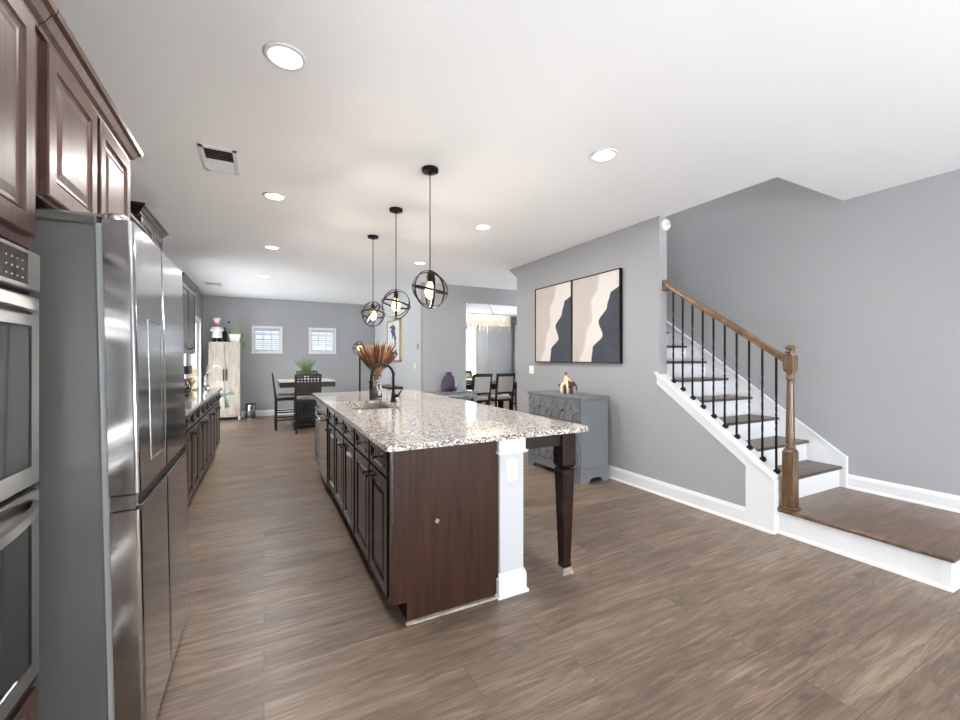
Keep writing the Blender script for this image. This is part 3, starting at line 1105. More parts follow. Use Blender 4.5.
SK = (.655, 1.03, 3.47, 4.20)
o = obj('granite_countertop', slab(rrect(.515, 1.785, 1.965, 5.47, .035), [rrect(*SK, .05)], .885, .915), M_GRAN, bev=.006, seg=2)
tag(o, 'long speckled granite top of the kitchen island with sink cutout', 'countertop')
t = thing('kitchen_sink', 'undermount steel sink set into the granite island top', 'sink', (.8425, 3.835, .66))
x0, x1, y0, y1 = SK
m = MB()
for (a, b_) in (((x0 - .015, x0 + .004), (y0 - .015, y1 + .015)), ((x1 - .004, x1 + .015), (y0 - .015, y1 + .015)), ((x0 - .0, x1 + .0), (y0 - .015, y0 + .004)), ((x0, x1), (y1 - .004, y1 + .015))):
    m.bx(a[0], a[1], b_[0], b_[1], .68, .884)
m.bx(x0 - .015, x1 + .015, y0 - .015, y1 + .015, .665, .68)
obj('basin', m, M_SINK, t, world=True)
obj('drain', MB().lathe([(.045, .680), (.045, .684), (.03, .684), (.028, .681), (0, .681)], (.8425, 3.835, 0), 20), M_STEEL, t, world=True)

# gooseneck faucet
t = thing('kitchen_faucet', 'black gooseneck kitchen faucet arching over the island sink', 'faucet', (1.115, 3.98, .915))
obj('base', MB().lathe([(.032, 0), (.032, .006), (.024, .012), (.021, .05), (.019, .09)], (0, 0, 0), 20), M_BLACK, t)
pts = [(0, 0, .08), (0, 0, .25)]
for k in range(13):
    a = PI * k / 12
    pts.append((-.105 + .105 * math.cos(a), 0, .25 + .115 * math.sin(a)))
pts += [(-.212, 0, .215)]
obj('spout', MB().tube(pts, .0125, 12), M_BLACK, t)
obj('spray_head', MB().tube([(-.212, 0, .225), (-.213, 0, .2), (-.214, 0, .13)], [.0135, .0175, .0185], 14), M_BLACK, t)
m = MB().tube([(.015, 0, .055), (.05, -.01, .06)], .016, 12).tube([(.045, -.01, .06), (.075, -.02, .115)], [.008, .006], 8)
obj('lever', m, M_BLACK, t)
# soap bottle
t = thing('soap_dispenser', 'small black soap bottle with pump behind the island sink', 'soap dispenser', (.985, 4.29, .915))
obj('bottle', MB().lathe([(.028, 0), (.032, .01), (.032, .1), (.026, .12), (.012, .13), (.012, .14)], n=18), M_BLKPL, t)
obj('pump', MB().tube([(0, 0, .135), (0, 0, .17), (-.008, 0, .178), (-.04, 0, .176)], .005, 8), M_BLACK, t)

# ------------------------------------------------------------------ left run: fridge, ovens, cabinets
t = thing('refrigerator', 'large stainless steel four-door refrigerator beside the wall ovens', 'refrigerator', (-.8, 2.16, 0))
FY0, FY1 = 1.69, 2.59
FX = -.368
obj('case', MB().bx(-1.17, -.464, FY0 + .006, FY1 - .006, .03, 1.735), M_FSIDE, t, world=True, bev=.004)
obj('top_cap', MB().bx(-1.17, -.46, FY0 + .004, FY1 - .004, 1.735, 1.762), M_FSIDE, t, world=True, bev=.004)
obj('gasket', MB().bx(-.463, -.446, FY0 + .010, FY1 - .010, .05, 1.74), M_GPL, t, world=True)
ym = 2.10


def fdoor(y0, y1, z0, z1):
    mb = MB()
    # door with softly rounded vertical edges
    r = .014
    pr = [(-.445, y0), (FX - r, y0)] + [(FX - r + r * math.sin(PI / 2 * k / 5), y0 + r - r * math.cos(PI / 2 * k / 5)) for k in range(1, 6)]
    pr += [(FX - r + r * math.cos(PI / 2 * k / 5), y1 - r + r * math.sin(PI / 2 * k / 5)) for k in range(0, 6)] + [(-.445, y1)]
    mb.prism(pr, 'z', z0, z1)
    return obj('door', mb, M_STEEL, t, world=True)


d1 = fdoor(FY0, ym - .003, .885, 1.755)
d2 = fdoor(ym + .003, FY1, .885, 1.755)
d3 = fdoor(FY0, ym - .003, .055, .832)
d4 = fdoor(ym + .003, FY1, .055, .832)
m = MB()
m.bx(-.42, -.40, FY0 + .03, FY1 - .004, .832, .885)
obj('handle_channel', m, M_DARK, t, world=True, label='dark recessed handle channel')
obj('door_seam_filler', MB().bx(-.443, FX - .012, FY0 + .002, FY0 + .03, .836, .881), M_STEEL, t, world=True)
m = MB()
for dd in ((FY0 + .03, ym - .004), (ym + .004, FY1)):
    m.bx(-.405, FX - .003, dd[0] + .002, dd[1] - .002, .834, .842)
obj('channel_lip', m, M_STEEL, t, world=True)
m = MB().panel((FX - .0005, 1.845, .955), (0, 1, 0), (0, 0, 1), (1, 0, 0), .2, .50, [(0, 0), (0, .0018), (.004, .0018), (.007, .0006), (.009, .0006)])
obj('dispenser', m, M_STEELD, d1, world=True, label='framed steel dispenser panel')
for yy in (FY0 + .06, FY1 - .06):
    m = MB()
    m.bx(-.60, -.44, yy - .035, yy + .035, 1.762, 1.774)
    m.lathe([(.036, 1.756), (.036, 1.776), (.03, 1.782), (0, 1.782)], (-.425, yy, 0), 16)
    obj('hinge_cover', m, M_STEELS, t, world=True, bev=.003)
obj('foot_grille', MB().bx(-1.1, -.47, FY0 + .02, FY1 - .02, 0, .05), M_BLKPL, t, world=True)

t.rotation_euler.y = math.radians(-1.15)
t.location.x += .033
t.location.z += .007

# oven tower
OY0, OY1 = .80, 1.635
t = thing('oven_tower_cabinet', 'tall dark wood cabinet around the wall ovens left of the refrigerator', 'cabinet', (-.88, 1.22, 0))
m = MB()
m.bx(-1.195, -.585, OY0, OY0 + .02, 0, 2.28).bx(-1.195, -.585, OY1 - .02, OY1, 0, 2.28)
m.bx(-1.195, -.585, OY0 + .02, OY1 - .02, 1.64, 2.28).bx(-1.195, -.585, OY0 + .02, OY1 - .02, .1, .43)
m.bx(-1.195, -1.17, OY0 + .02, OY1 - .02, .43, 1.64).bx(-1.195, -.65, OY0 + .02, OY1 - .02, 0, .1)
obj('body', m, M_UPW, t, world=True)
d = door_x('door', -.585, 1, OY0 + .02, 1.212, 1.67, 2.27, t, m=M_UPW)
knob_x(-.565, 1, 1.185, 1.72, d)
d = door_x('door', -.585, 1, 1.222, OY1 - .035, 1.67, 2.27, t, m=M_UPW)
knob_x(-.565, 1, 1.25, 1.72, d)
door_x('drawer', -.585, 1, OY0 + .02, OY1 - .02, .12, .41, t, DRAW, M_UPW)


def crown(name, xf_, y0, y1, z, par, xb=XL + .005, end0=True, end1=True, m_=None):
    """crown moulding along Y with mitred returns at the ends"""
    pr = [(0, 0), (.012, 0), (.014, .012), (.026, .022), (.04, .045), (.052, .052), (.056, .07)]
    m = MB()
    vs, fs = [], []
    for p, q in pr:
        ya = y0 - (p if end0 else 0)
        yb = y1 + (p if end1 else 0)
        vs += [(xb, ya, z + q), (xf_ + p, ya, z + q), (xf_ + p, yb, z + q), (xb, yb, z + q)]
    for i in range(len(pr) - 1):
        for k in range(4):
            fs.append((i * 4 + k, i * 4 + (k + 1) % 4, i * 4 + 4 + (k + 1) % 4, i * 4 + 4 + k))
    fs += [(3, 2, 1, 0), tuple((len(pr) - 1) * 4 + k for k in range(4))]
    m.add(vs, fs)
    return obj(name, m, m_ or M_UPW, par, world=True)


crown('crown_moulding', -.585, OY0, OY1, 2.275, t, end1=False)
# double wall oven
t = thing('double_wall_oven', 'stainless double wall oven with black glass doors at the left edge', 'oven', (-.86, 1.22, .44))
oy0, oy1 = OY0 + .025, OY1 - .024
obj('housing', MB().bx(-1.15, -.584, oy0, oy1, .432, 1.63), M_DARK, t, world=True)
m = MB().bx(-.584, -.558, oy0, oy1, 1.515, 1.622)
cp = obj('control_panel', m, M_OVEN, t, world=True, bev=.004)
sc_ = obj('display', MB().bx(-.559, -.5562, oy0 + .07, oy1 - .075, 1.528, 1.610), M_DISP, cp, world=True)
for i in range(3):
    for j in range(4):
        obj('key_symbol', MB().bx(-.5564, -.5558, 1.425 + j * .026, 1.432 + j * .026, 1.54 + i * .022, 1.544 + i * .022), M_GPL, cp, world=True)
for z0, z1 in ((.985, 1.50), (.45, .97)):
    d = obj('oven_door', MB().bx(-.584, -.560, oy0, oy1, z0, z1), M_OVEN, t, world=True, bev=.004)
    m = MB().panel((-.5605, oy0 + .055, z0 + .055), (0, 1, 0), (0, 0, 1), (1, 0, 0), oy1 - oy0 - .11, z1 - z0 - .135, [(0, 0), (0, .004), (.004, .005), (.008, .002), (.03, .002)])
    obj('glass', m, M_OGLASS, d, world=True)
    m = MB()
    hy0, hy1 = oy0 + .05, oy1 - .05
    zh = z1 - .035
    N = 20
    vs = []
    for k in range(N + 1):
        u = k / N
        xo = -.560 + .052 * math.sin(PI * u) ** .6
        yy = hy0 + (hy1 - hy0) * u
        vs += [(xo, yy, zh - .015), (xo + .011, yy, zh - .012), (xo + .011, yy, zh + .012), (xo, yy, zh + .015)]
    fs = [(0, 1, 2, 3), (N * 4 + 3, N * 4 + 2, N * 4 + 1, N * 4)]
    for k in range(N):
        for q in range(4):
            fs.append((k * 4 + q, k * 4 + 4 + q, k * 4 + 4 + (q + 1) % 4, k * 4 + (q + 1) % 4))
    m.add(vs, fs)
    obj('handle', m, M_OVEN, d, world=True)
m = MB().bx(-.584, -.565, oy0, oy1, .434, .446)
obj('vent_strip', m, M_BLKPL, t, world=True)

# cabinet above the fridge
t = thing('wall_cabinet', 'deep reddish-brown two-door cabinet mounted above the refrigerator', 'cabinet', (-.88, 2.11, 1.84))
obj('body', MB().bx(-1.195, -.585, 1.64, 2.545, 1.804, 2.28), M_UPW, t, world=True)
d = door_x('door', -.585, 1, 1.68, 2.085, 1.815, 2.265, t, m=M_UPW)
knob_x(-.565, 1, 2.06, 1.845, d)
d = door_x('door', -.585, 1, 2.125, 2.53, 1.815, 2.265, t, m=M_UPW)
knob_x(-.565, 1, 2.15, 1.845, d)
crown('crown_moulding', -.585, 1.64, 2.545, 2.275, t, end0=False)


def upper(y0, y1, z0, z1, label, n=2, end0=True, end1=True, x=-.875):
    t = thing('wall_cabinet', label, 'cabinet', ((XL + x) / 2, (y0 + y1) / 2, z0), 0, 'dark wall cabinets over the left counter')
    obj('body', MB().bx(XL + .005, x, y0, y1, z0, z1), M_ESP, t, world=True)
    wd = (y1 - y0 - .02) / n
    for i in range(n):
        a = y0 + .01 + i * wd + .008
        b_ = a + wd - .016
        d = door_x('door', x, 1, a, b_, z0 + .01, z1 - .02, t)
        knob_x(x + .02, 1, (b_ - .03) if i % 2 == 0 else (a + .03), z0 + .06, d)
    crown('crown_moulding', x, y0, y1, z1 - .005, t, end0=end0, end1=end1, m_=M_ESP)
    return t


upper(2.70, 4.12, 1.40, 2.28, 'dark wall cabinet right behind the refrigerator, mostly hidden, only its crown showing', 3, end0=True, end1=False)
upper(4.13, 4.93, 1.50, 2.48, 'tallest dark wall cabinet with raised crown, seen above the refrigerator top', 2)
upper(4.94, 5.5, 1.40, 2.24, 'low dark wall cabinet just beyond the tallest one over the left counter', 1, end0=False)
upper(5.92, 7.05, 1.40, 2.27, 'farthest dark wall cabinet, hanging beside the bright nook window', 2)

# base cabinets along left wall
LX = -.585
k = 0
names = ['first dark base cabinet behind the refrigerator on the left wall', 'second dark base cabinet from the refrigerator under the left counter',
         'third dark base cabinet from the refrigerator under the left counter', 'fourth dark base cabinet from the refrigerator under the left counter',
         'fifth dark base cabinet from the refrigerator under the left counter', 'last dark base cabinet at the nook end of the left counter']
wd = (7.08 - 2.70) / 6
for k in range(6):
    a = 2.70 + wd * k
    base_cabinet(a, a + wd, LX, 1, .61, [(a + .012, a + wd / 2 - .006, 1), (a + wd / 2 + .006, a + wd - .012, -1)], names[k], 'dark base cabinets on the left wall')
o = obj('granite_countertop', MB().bx(XL + .003, -.535, 2.69, 7.12, .885, .915), M_GRAN, bev=.005, seg=2)
tag(o, 'narrow granite counter running along the left wall beyond the refrigerator', 'countertop')
o = obj('backsplash', MB().bx(XL + .002, XL + .022, 2.69, 7.12, .916, 1.02), M_GRAN)
tag(o, 'low granite backsplash strip standing along the left wall counter', 'backsplash')

# ================================================================== PENDANTS AND CEILING FIXTURES


def Rz(a): return Matrix.Rotation(math.radians(a), 3, 'Z')
def Rx(a): return Matrix.Rotation(math.radians(a), 3, 'X')
def Ry(a): return Matrix.Rotation(math.radians(a), 3, 'Y')


def pendant(x, y, spin, label):
    t = thing('pendant_lamp', label, 'pendant lamp', (x, y, H), 0, 'black globe pendants over the island')
    zc = -.895
    R = .143
    obj('canopy', MB().lathe([(0, 0), (.062, 0), (.062, -.022), (.055, -.026), (.012, -.028), (.01, -.04), (0, -.04)], n=24), M_BLACK, t)
    obj('rod', MB().tube([(0, 0, -.03), (0, 0, zc + R)], .0042, 8), M_BLACK, t)
    obj('socket', MB().lathe([(.006, zc + R), (.008, zc + R - .02), (.02, zc + R - .035), (.021, zc + R - .085), (.0, zc + R - .086)], n=16), M_BLACK, t)
    obj('bulb', MB().lathe([(.012, zc + .06), (.016, zc + .045), (.034, zc + .015), (.04, zc - .015), (.034, zc - .045), (.018, zc - .062), (0, zc - .066)], n=18), M_BULB, t)
    rots = [Rz(spin) @ Rx(90), Rz(spin + 62) @ Rx(90), Rz(spin + 20) @ Rx(14), Rz(spin + 118) @ Rx(56), Rz(spin - 10) @ Ry(30) @ Rx(25)]
    for i, rt in enumerate(rots[:4]):
        obj('ring', MB().band((0, 0, zc), R - i * .0022, .017, .003, rt), M_BRONZE if i == 3 else M_BLACK, t)
    d = bpy.data.lights.new('bulb_light', 'POINT')
    d.energy = 14
    d.color = (1, .88, .74)
    d.shadow_soft_size = .04
    lo = bpy.data.objects.new('bulb_light', d)
    lo.location = (0, 0, zc - .1)
    lo.parent = t
    COL.objects.link(lo)


pendant(1.094, 2.918, 20, 'nearest and largest looking of the three black globe pendants over the island')
pendant(1.102, 3.844, 75, 'middle black globe pendant over the island near the faucet')
pendant(1.11, 4.81, 130, 'farthest of the three black globe pendants over the island')


def can_light(x, y, label, power=14):
    t = thing('recessed_light', label, 'ceiling light', (x, y, H), 0, 'recessed ceiling lights')
    obj('trim_ring', MB().lathe([(.072, -.001), (.074, -.008), (.09, -.007), (.096, -.001), (.072, -.001)], n=32), M_TRIM, t)
    obj('lens', MB().lathe([(0, -.006), (.074, -.006), (.074, -.001), (0, -.001)], n=32), M_LIT, t)
    d = bpy.data.lights.new('can_light_glow', 'AREA')
    d.shape = 'DISK'
    d.size = .14
    d.energy = power
    d.color = (1, .975, .94)
    lo = bpy.data.objects.new('can_light_glow', d)
    lo.location = (0, 0, -.012)
    lo.parent = t
    COL.objects.link(lo)


for x, y, lb in ((.09, 2.145, 'largest looking recessed light, nearest on the left above the aisle'),
                 (.084, 4.02, 'recessed light second along the aisle row, right of the ceiling vent'),
                 (.09, 5.87, 'recessed light third along the aisle row'),
                 (.0, 8.0, 'farthest recessed light of the aisle row, above the nook'),
                 (2.085, 2.165, 'recessed light nearest the stairs, alone right of the pendants'),
                 (2.077, 3.94, 'recessed light just right of the nearest pendant rod'),
                 (2.035, 5.84, 'recessed light seen right behind the nearest globe pendant')):
    can_light(x, y, lb)


def vent(x0, x1, y0, y1, label, split=True):
    t = thing('ceiling_vent', label, 'vent', ((x0 + x1) / 2, (y0 + y1) / 2, H))
    z1, z0 = H - .001, H - .008
    m = MB()
    b_ = .026
    m.bx(x0, x1, y0, y0 + b_, z0, z1).bx(x0, x1, y1 - b_, y1, z0, z1).bx(x0, x0 + b_, y0, y1, z0, z1).bx(x1 - b_, x1, y0, y1, z0, z1)
    ymid = (y0 + y1) / 2
    m.bx(x0, x1, ymid - .006, ymid + .006, z0, z1)
    obj('frame', m, M_TRIM, t, world=True)
    obj('backing', MB().bx(x0 + .01, x1 - .01, y0 + .01, y1 - .01, z1 - .0015, z1), M_DARK, t, world=True)
    m = MB()
    n = 14
    for i in range(n):
        yy = y0 + b_ + (y1 - y0 - 2 * b_) * (i + .5) / n
        tilt = -.009 if yy > ymid else .009
        m.add([(x0 + b_, yy - tilt, z0), (x1 - b_, yy - tilt, z0), (x1 - b_, yy + tilt * .3, z1 - .001), (x0 + b_, yy + tilt * .3, z1 - .001)], [(0, 1, 2, 3)])
        m.add([(x0 + b_, yy - tilt - .0015, z0), (x1 - b_, yy - tilt - .0015, z0), (x1 - b_, yy + tilt * .3 - .0015, z1 - .001), (x0 + b_, yy + tilt * .3 - .0015, z1 - .001)], [(0, 3, 2, 1)])
    obj('louvres', m, M_TRIM, t, world=True)


vent(-.385, -.165, 3.27, 3.68, 'white louvred ceiling vent above the refrigerator aisle')
vent(-.98, -.72, 9.1, 9.4, 'small far ceiling vent near the nook corner')

# ================================================================== PICTURE WALL


def lerp_curve(c, v):
    for (v0, u0), (v1, u1) in zip(c, c[1:]):
        if v0 <= v <= v1:
            s_ = (v - v0) / (v1 - v0)
            s_ = s_ * s_ * (3 - 2 * s_)
            return u0 + (u1 - u0) * s_
    return c[-1][1]


BE = [(0, .12), (.2, .24), (.34, .27), (.5, .40), (.7, .39), (.85, .52), (1, .55)]
PU = [(0, .16), (.2, .29), (.34, .33), (.5, .45), (.7, .43), (.85, .57), (1, .60)]
DK = [(0, .43), (.16, .46), (.30, .67), (.46, .585), (.62, .76), (.76, .82), (.83, 1.0), (1, 1.0)]


def art_panel(y_far, y_near, label):
    z0, z1 = 1.285, 2.315
    t = thing('wall_art_panel', label, 'picture', (XP, (y_far + y_near) / 2, z0), 0, 'pair of abstract wave panels')
    xa, xb = XP - .042, XP - .001
    m = MB()
    b_ = .012
    m.bx(xa, xb, y_near, y_near + b_, z0, z1).bx(xa, xb, y_far - b_, y_far, z0, z1)
    m.bx(xa, xb, y_near, y_far, z0, z0 + b_).bx(xa, xb, y_near, y_far, z1 - b_, z1)
    obj('frame', m, M_BLACK, t, world=True)
    W_ = y_far - y_near - 2 * b_
    Hh = z1 - z0 - 2 * b_
    N = 48
    m = MB()
    xf_ = XP - .034
    m.bx(xf_ + .0005, xb, y_near + b_, y_far - b_, z0 + b_, z1 - b_, 0)
    P = lambda u, v: (xf_, y_far - b_ - u * W_, z0 + b_ + v * Hh)
    for i in range(N):
        v0, v1 = i / N, (i + 1) / N
        for ci, (a, b2) in enumerate(((None, BE), (BE, PU), (PU, DK), (DK, None))):
            ua0 = 0 if a is None else lerp_curve(a, v0)
            ua1 = 0 if a is None else lerp_curve(a, v1)
            ub0 = 1 if b2 is None else lerp_curve(b2, v0)
            ub1 = 1 if b2 is None else lerp_curve(b2, v1)
            if ub0 - ua0 < 1e-4 and ub1 - ua1 < 1e-4:
                continue
            m.add([P(ua0, v0), P(ub0, v0), P(ub1, v1), P(ua1, v1)], [(0, 1, 2, 3)], ci)
    obj('canvas', m, [M_ART_B, M_ART_P, M_ART_C, M_ART_D], t, world=True)


art_panel(4.887, 4.100, 'left panel of the framed beige and slate wave art on the grey wall')
art_panel(4.096, 3.300, 'right panel of the framed beige and slate wave art, nearer the stairs')


def plate(name, label, loc, wx, wz, axis, mat_=M_WPL, rocker=True, cat='switch'):
    t = thing(name, label, cat, loc)
    if axis == 'x':
        obj('cover_plate', MB().bx(-.006, 0, -wx / 2, wx / 2, 0, wz), mat_, t, bev=.002)
        if rocker:
            obj('rocker', MB().bx(-.01, -.005, -wx / 5, wx / 5, wz * .25, wz * .75), mat_, t, bev=.001)
    return t


plate('light_switch', 'white light switch on the grey wall at the lower left of the wave art', (XP - .001, 5.03, 1.115), .118, .118, 'x')
plate('light_switch', 'small white light switch on the brightly lit nook wall below the thermostat', (XC - .001, 7.74, 1.14), .075, .115, 'x')
plate('thermostat', 'small grey thermostat on the brightly lit nook wall beyond the faucet', (XC - .001, 7.56, 1.52), .12, .10, 'x', M_GPL, cat='thermostat')

# dresser
t = thing('dresser', 'grey three-drawer dresser with raised interlaced circles under the wave art', 'dresser', (3.2, 3.91, 0))
DX, DY0, DY1 = 2.978, 3.425, 4.395
m = MB()
m.bx(DX, 3.36, DY0, DY1, .14, .895)
obj('body', m, M_GREYP, t, world=True)
obj('top', MB().bx(DX - .02, 3.37, DY0 - .018, DY1 + .018, .895, .925), M_GREYP, t, world=True, bev=.004)
m = MB()
# plinth with bracket feet cut out
a, b_ = DY0 - .008, DY1 + .008
m.prism([(a, 0), (a + .1, 0), (a + .13, .05), (a + .16, .065), (b_ - .16, .065), (b_ - .13, .05), (b_ - .1, 0), (b_, 0), (b_, .14), (a, .14)], 'x', DX - .01, DX + .015)
for yy in (a, b_ - .022):
    m.prism([(DX + .0155, 0), (DX + .1, 0), (DX + .13, .045), (DX + .16, .055), (3.22, .055), (3.25, .045), (3.28, 0), (3.364, 0), (3.364, .14), (DX + .0155, .14)], 'y', yy, yy + .022)
m.bx(DX - .014, 3.366, a - .004, b_ + .004, .135, .15)
obj('plinth', m, M_GREYP, t, world=True)
dh = .24
for i in range(3):
    z0 = .158 + i * .2445
    z1 = z0 + .238
    d = obj('drawer', MB().bx(DX - .014, DX, DY0 + .012, DY1 - .012, z0, z1), M_GREYP, t, world=True, bev=.003)
    m = MB()
    zm = (z0 + z1) / 2
    R_ = .125
    step = (DY1 - DY0 - .024) / 8
    for j in range(-1, 10):
        for cz in ((zm - .119, zm + .119) if j % 2 == 0 else (zm,)):
            cy = DY0 + .012 + j * step
            run = []
            for q in range(49):
                a_ = 2 * PI * q / 48
                py, pz = cy + R_ * math.cos(a_), cz + R_ * math.sin(a_)
                if DY0 + .016 < py < DY1 - .016 and z0 + .004 < pz < z1 - .004:
                    run.append((DX - .016, py, pz))
                else:
                    if len(run) > 2:
                        m.tube(run, .008, 6)
                    run = []
            if len(run) > 2:
                m.tube(run, .008, 6)
    obj('fretwork', m, M_GREYP, d, world=True)
    for yk in (DY0 + .27, DY1 - .27):
        mb = MB().lathe([(.006, 0), (.006, -.012), (.013, -.018), (.012, -.026), (0, -.027)], (DX - .014, yk, zm), 12, axis='x')
        obj('knob', mb, M_BLACK, d, world=True)

# figurine on dresser: seated rider with a brown elephant
t = thing('figurine', 'small cream and brown figurine of a seated rider and an animal on the grey dresser', 'figurine', (3.13, 3.86, .925), math.radians(-24))
m = MB()
m.ball((.03, 0, .105), .055, .034, .042)                # body of the animal
m.ball((.085, 0, .115), .028, .024, .03)
m.tube([(.105, 0, .11), (.122, 0, .085), (.125, 0, .05), (.135, 0, .035)], [.013, .010, .008, .006], 8)
for sx in (-.005, .065):
    for sy in (-.018, .018):
        m.tube([(sx, sy, .09), (sx, sy, .045), (sx + .002, sy, 0)], [.016, .012, .014], 8)
m.tube([(-.022, 0, .12), (-.036, 0, .09), (-.035, 0, .06)], [.005, .003, .005], 6)
obj('animal_body', m, M_REDBR, t)
m = MB()
m.ball((.0, 0, .165), .026, .026, .042)                   # robe torso
m.tube([(-.005, -.02, .15), (.0, -.045, .1), (.005, -.048, .05), (.0, -.046, .005)], [.018, .016, .012, .014], 8)
m.tube([(-.01, -.015, .14), (-.06, -.03, .1), (-.065, -.035, .05), (-.06, -.035, .004)], [.02, .017, .013, .015], 8)
m.tube([(.01, -.02, .185), (.035, -.035, .16), (.045, -.02, .15)], [.01, .009, .008], 8)
obj('rider', m, M_CREAM, t)
obj('rider_head', MB().ball((.0, 0, .222), .015, .015, .018), M_SKIN, t)
obj('rider_hair', MB().ball((-.002, .0, .236), .018, .018, .012), M_BLKPL, t)
obj('saddle', MB().prism([(-.09, .115), (-.02, .12), (-.03, .1), (-.08, .085)], 'y', -.02, .02), M_BLKPL, t)

# ================================================================== NOOK
t = thing('armoire', 'pale whitewashed two-door armoire against the back wall', 'armoire', (-.77, 10.76, 0))
AX0, AX1, AY = -1.05, -.46, 10.56
obj('body', MB().bx(AX0, AX1, AY, 10.975, .07, 1.70), M_ARMF, t, world=True)
m = MB()
for a in (AX0, AX1 - .045):
    for b_ in (AY, 10.93):
        m.bx(a, a + .045, b_, b_ + .045, 0, .07)
obj('feet', m, M_ARMF, t, world=True)
xm = (AX0 + AX1) / 2
for i, (a, b_) in enumerate(((AX0 + .01, xm - .003), (xm + .003, AX1 - .01))):
    d = obj('door', MB().bx(a, b_, AY - .018, AY, .085, 1.69), M_LTWOOD, t, world=True, bev=.002)
    hx = xm - .028 if i == 0 else xm + .028
    obj('handle', MB().bx(hx - .009, hx + .009, AY - .04, AY - .028, .86, 1.10).bx(hx - .004, hx + .004, AY - .03, AY - .018, .88, .9).bx(hx - .004, hx + .004, AY - .03, AY - .018, 1.06, 1.08), M_BLACK, d, world=True)

# chef figurine
t = thing('chef_figurine', 'white chef figurine with tall hat standing on top of the armoire', 'figurine', (-.91, 10.7, 1.70))
obj('shoes', MB().ball((-.05, -.02, .035), .045, .06, .035).ball((.05, -.02, .035), .045, .06, .035).lathe([(.03, .04), (.035, .1)], (-.045, 0, 0), 12).lathe([(.03, .04), (.035, .1)], (.045, 0, 0), 12), M_BLKPL, t)
obj('coat', MB().lathe([(.095, .09), (.1, .11), (.088, .2), (.09, .28), (.07, .33), (.035, .35)], n=20).tube([(-.075, 0, .31), (-.11, -.03, .25), (-.04, -.1, .24)], [.028, .026, .02], 10).tube([(.075, 0, .31), (.115, -.03, .26), (.06, -.1, .25)], [.028, .026, .02], 10), M_WPL, t)
obj('head', MB().ball((0, -.005, .39), .052, .052, .056).ball((0, -.06, .385), .012, .012, .012), M_SKIN, t)
obj('scarf', MB().lathe([(.05, .325), (.062, .335), (.05, .352)], n=16), M_REDBR, t)
obj('hat', MB().lathe([(.05, .425), (.05, .46), (.066, .48), (.072, .51), (.05, .53), (0, .535)], n=18), M_WPL, t)
obj('moustache', MB().tube([(-.03, -.052, .375), (0, -.06, .372), (.03, -.052, .375)], [.004, .008, .004], 6), M_BLKPL, t)

t = thing('wine_bottle', 'dark wine bottle standing between the chef figurine and planter on the armoire', 'bottle', (-.765, 10.8, 1.70))
obj('glass_body', MB().lathe([(.038, 0), (.038, .2), (.03, .235), (.014, .26), (.013, .31), (.016, .312), (.016, .33), (0, .33)], n=16), M_BLKPL, t)
t = thing('planter', 'white planter with trailing vine on top of the armoire', 'planter', (-.575, 10.74, 1.702))
obj('pot', MB().taper(0, 0, 0, .17, .085, .055, .115, .07).bx(-.12, .12, -.075, .075, .16, .178), M_WPL, t, bev=.006)
m = MB()
for i in range(46):
    a = random.uniform(0, 1)
    if a < .35:
        p = Vector((random.uniform(-.08, .12), random.uniform(-.06, .04), .18 + random.uniform(0, .07)))
    else:
        q = random.uniform(0, 1)
        p = Vector((.13 + .06 * math.sin(q * 3) + random.uniform(-.02, .03), random.uniform(-.08, .03), .2 - q * .34))
    L_ = random.uniform(.028, .045)
    M = Matrix.Translation(p) @ Matrix.Rotation(random.uniform(0, 6.28), 4, 'Z') @ Matrix.Rotation(random.uniform(-1, 1), 4, 'Y') @ Matrix.Rotation(random.uniform(.4, 1.5), 4, 'X')
    l = MB().add([(0, 0, 0), (.5 * L_, .45 * L_, .006), (.35 * L_, .95 * L_, 0), (0, 1.3 * L_, -.004), (-.35 * L_, .95 * L_, 0), (-.5 * L_, .45 * L_, .006)], [(0, 1, 2, 3), (0, 3, 4, 5)])
    l.xf(M)
    m.add(l.v, l.f)
obj('vine_leaves', m, M_LEAFB, t)
m = MB()
for i in range(3):
    m.tube([(.05, .01 * i, .15), (.12, -.02 + .03 * i, .2), (.16 + .01 * i, -.03 + .03 * i, .1), (.15 + .02 * i, -.03 + .03 * i, -.1)], .003, 5)
obj('vine_stems', m, M_LEAF, t)
t = thing('ball_finial_pick', 'slim dark stick with a black ball on top rising from the planter', 'decoration', (-.69, 10.72, 1.88))
obj('stem', MB().tube([(0, 0, -.05), (-.01, 0, .12), (0, 0, .24)], .004, 6).tube([(.05, 0, -.05), (.03, 0, .08), (.0, 0, .2)], .003, 6), M_GPL, t)
obj('ball', MB().ball((0, 0, .26), .024), M_BLKPL, t)

# bin
t = thing('waste_bin', 'small stainless waste bin on the floor beside the armoire', 'bin', (-.27, 10.8, 0))
obj('bin_body', MB().lathe([(.1, 0), (.105, .01), (.105, .29), (.1, .3)], n=24), M_STEEL, t)
obj('lid', MB().lathe([(.106, .3), (.106, .315), (.08, .325), (0, .328)], n=24), M_BLKPL, t)

# nook table
TX0, TX1, TY0, TY1 = .25, 1.23, 8.45, 9.55
t = thing('dining_table', 'dark counter-height table with pale top in the breakfast nook', 'table', (.85, 9.0, 0))
obj('table_top', MB().bx(TX0, TX1, TY0, TY1, .895, .915), M_ARMF, t, world=True, bev=.003, label='pale table surface')
obj('apron', MB().bx(TX0 + .003, TX1 - .003, TY0 + .003, TY1 - .003, .80, .895), M_BLACKW, t, world=True)
obj('pedestal', MB().bx(.66, .94, 8.86, 9.14, .1, .8), M_BLACKW, t, world=True)
obj('pedestal_foot', MB().bx(.50, 1.10, 8.7, 9.3, 0, .1), M_BLACKW, t, world=True, bev=.02)


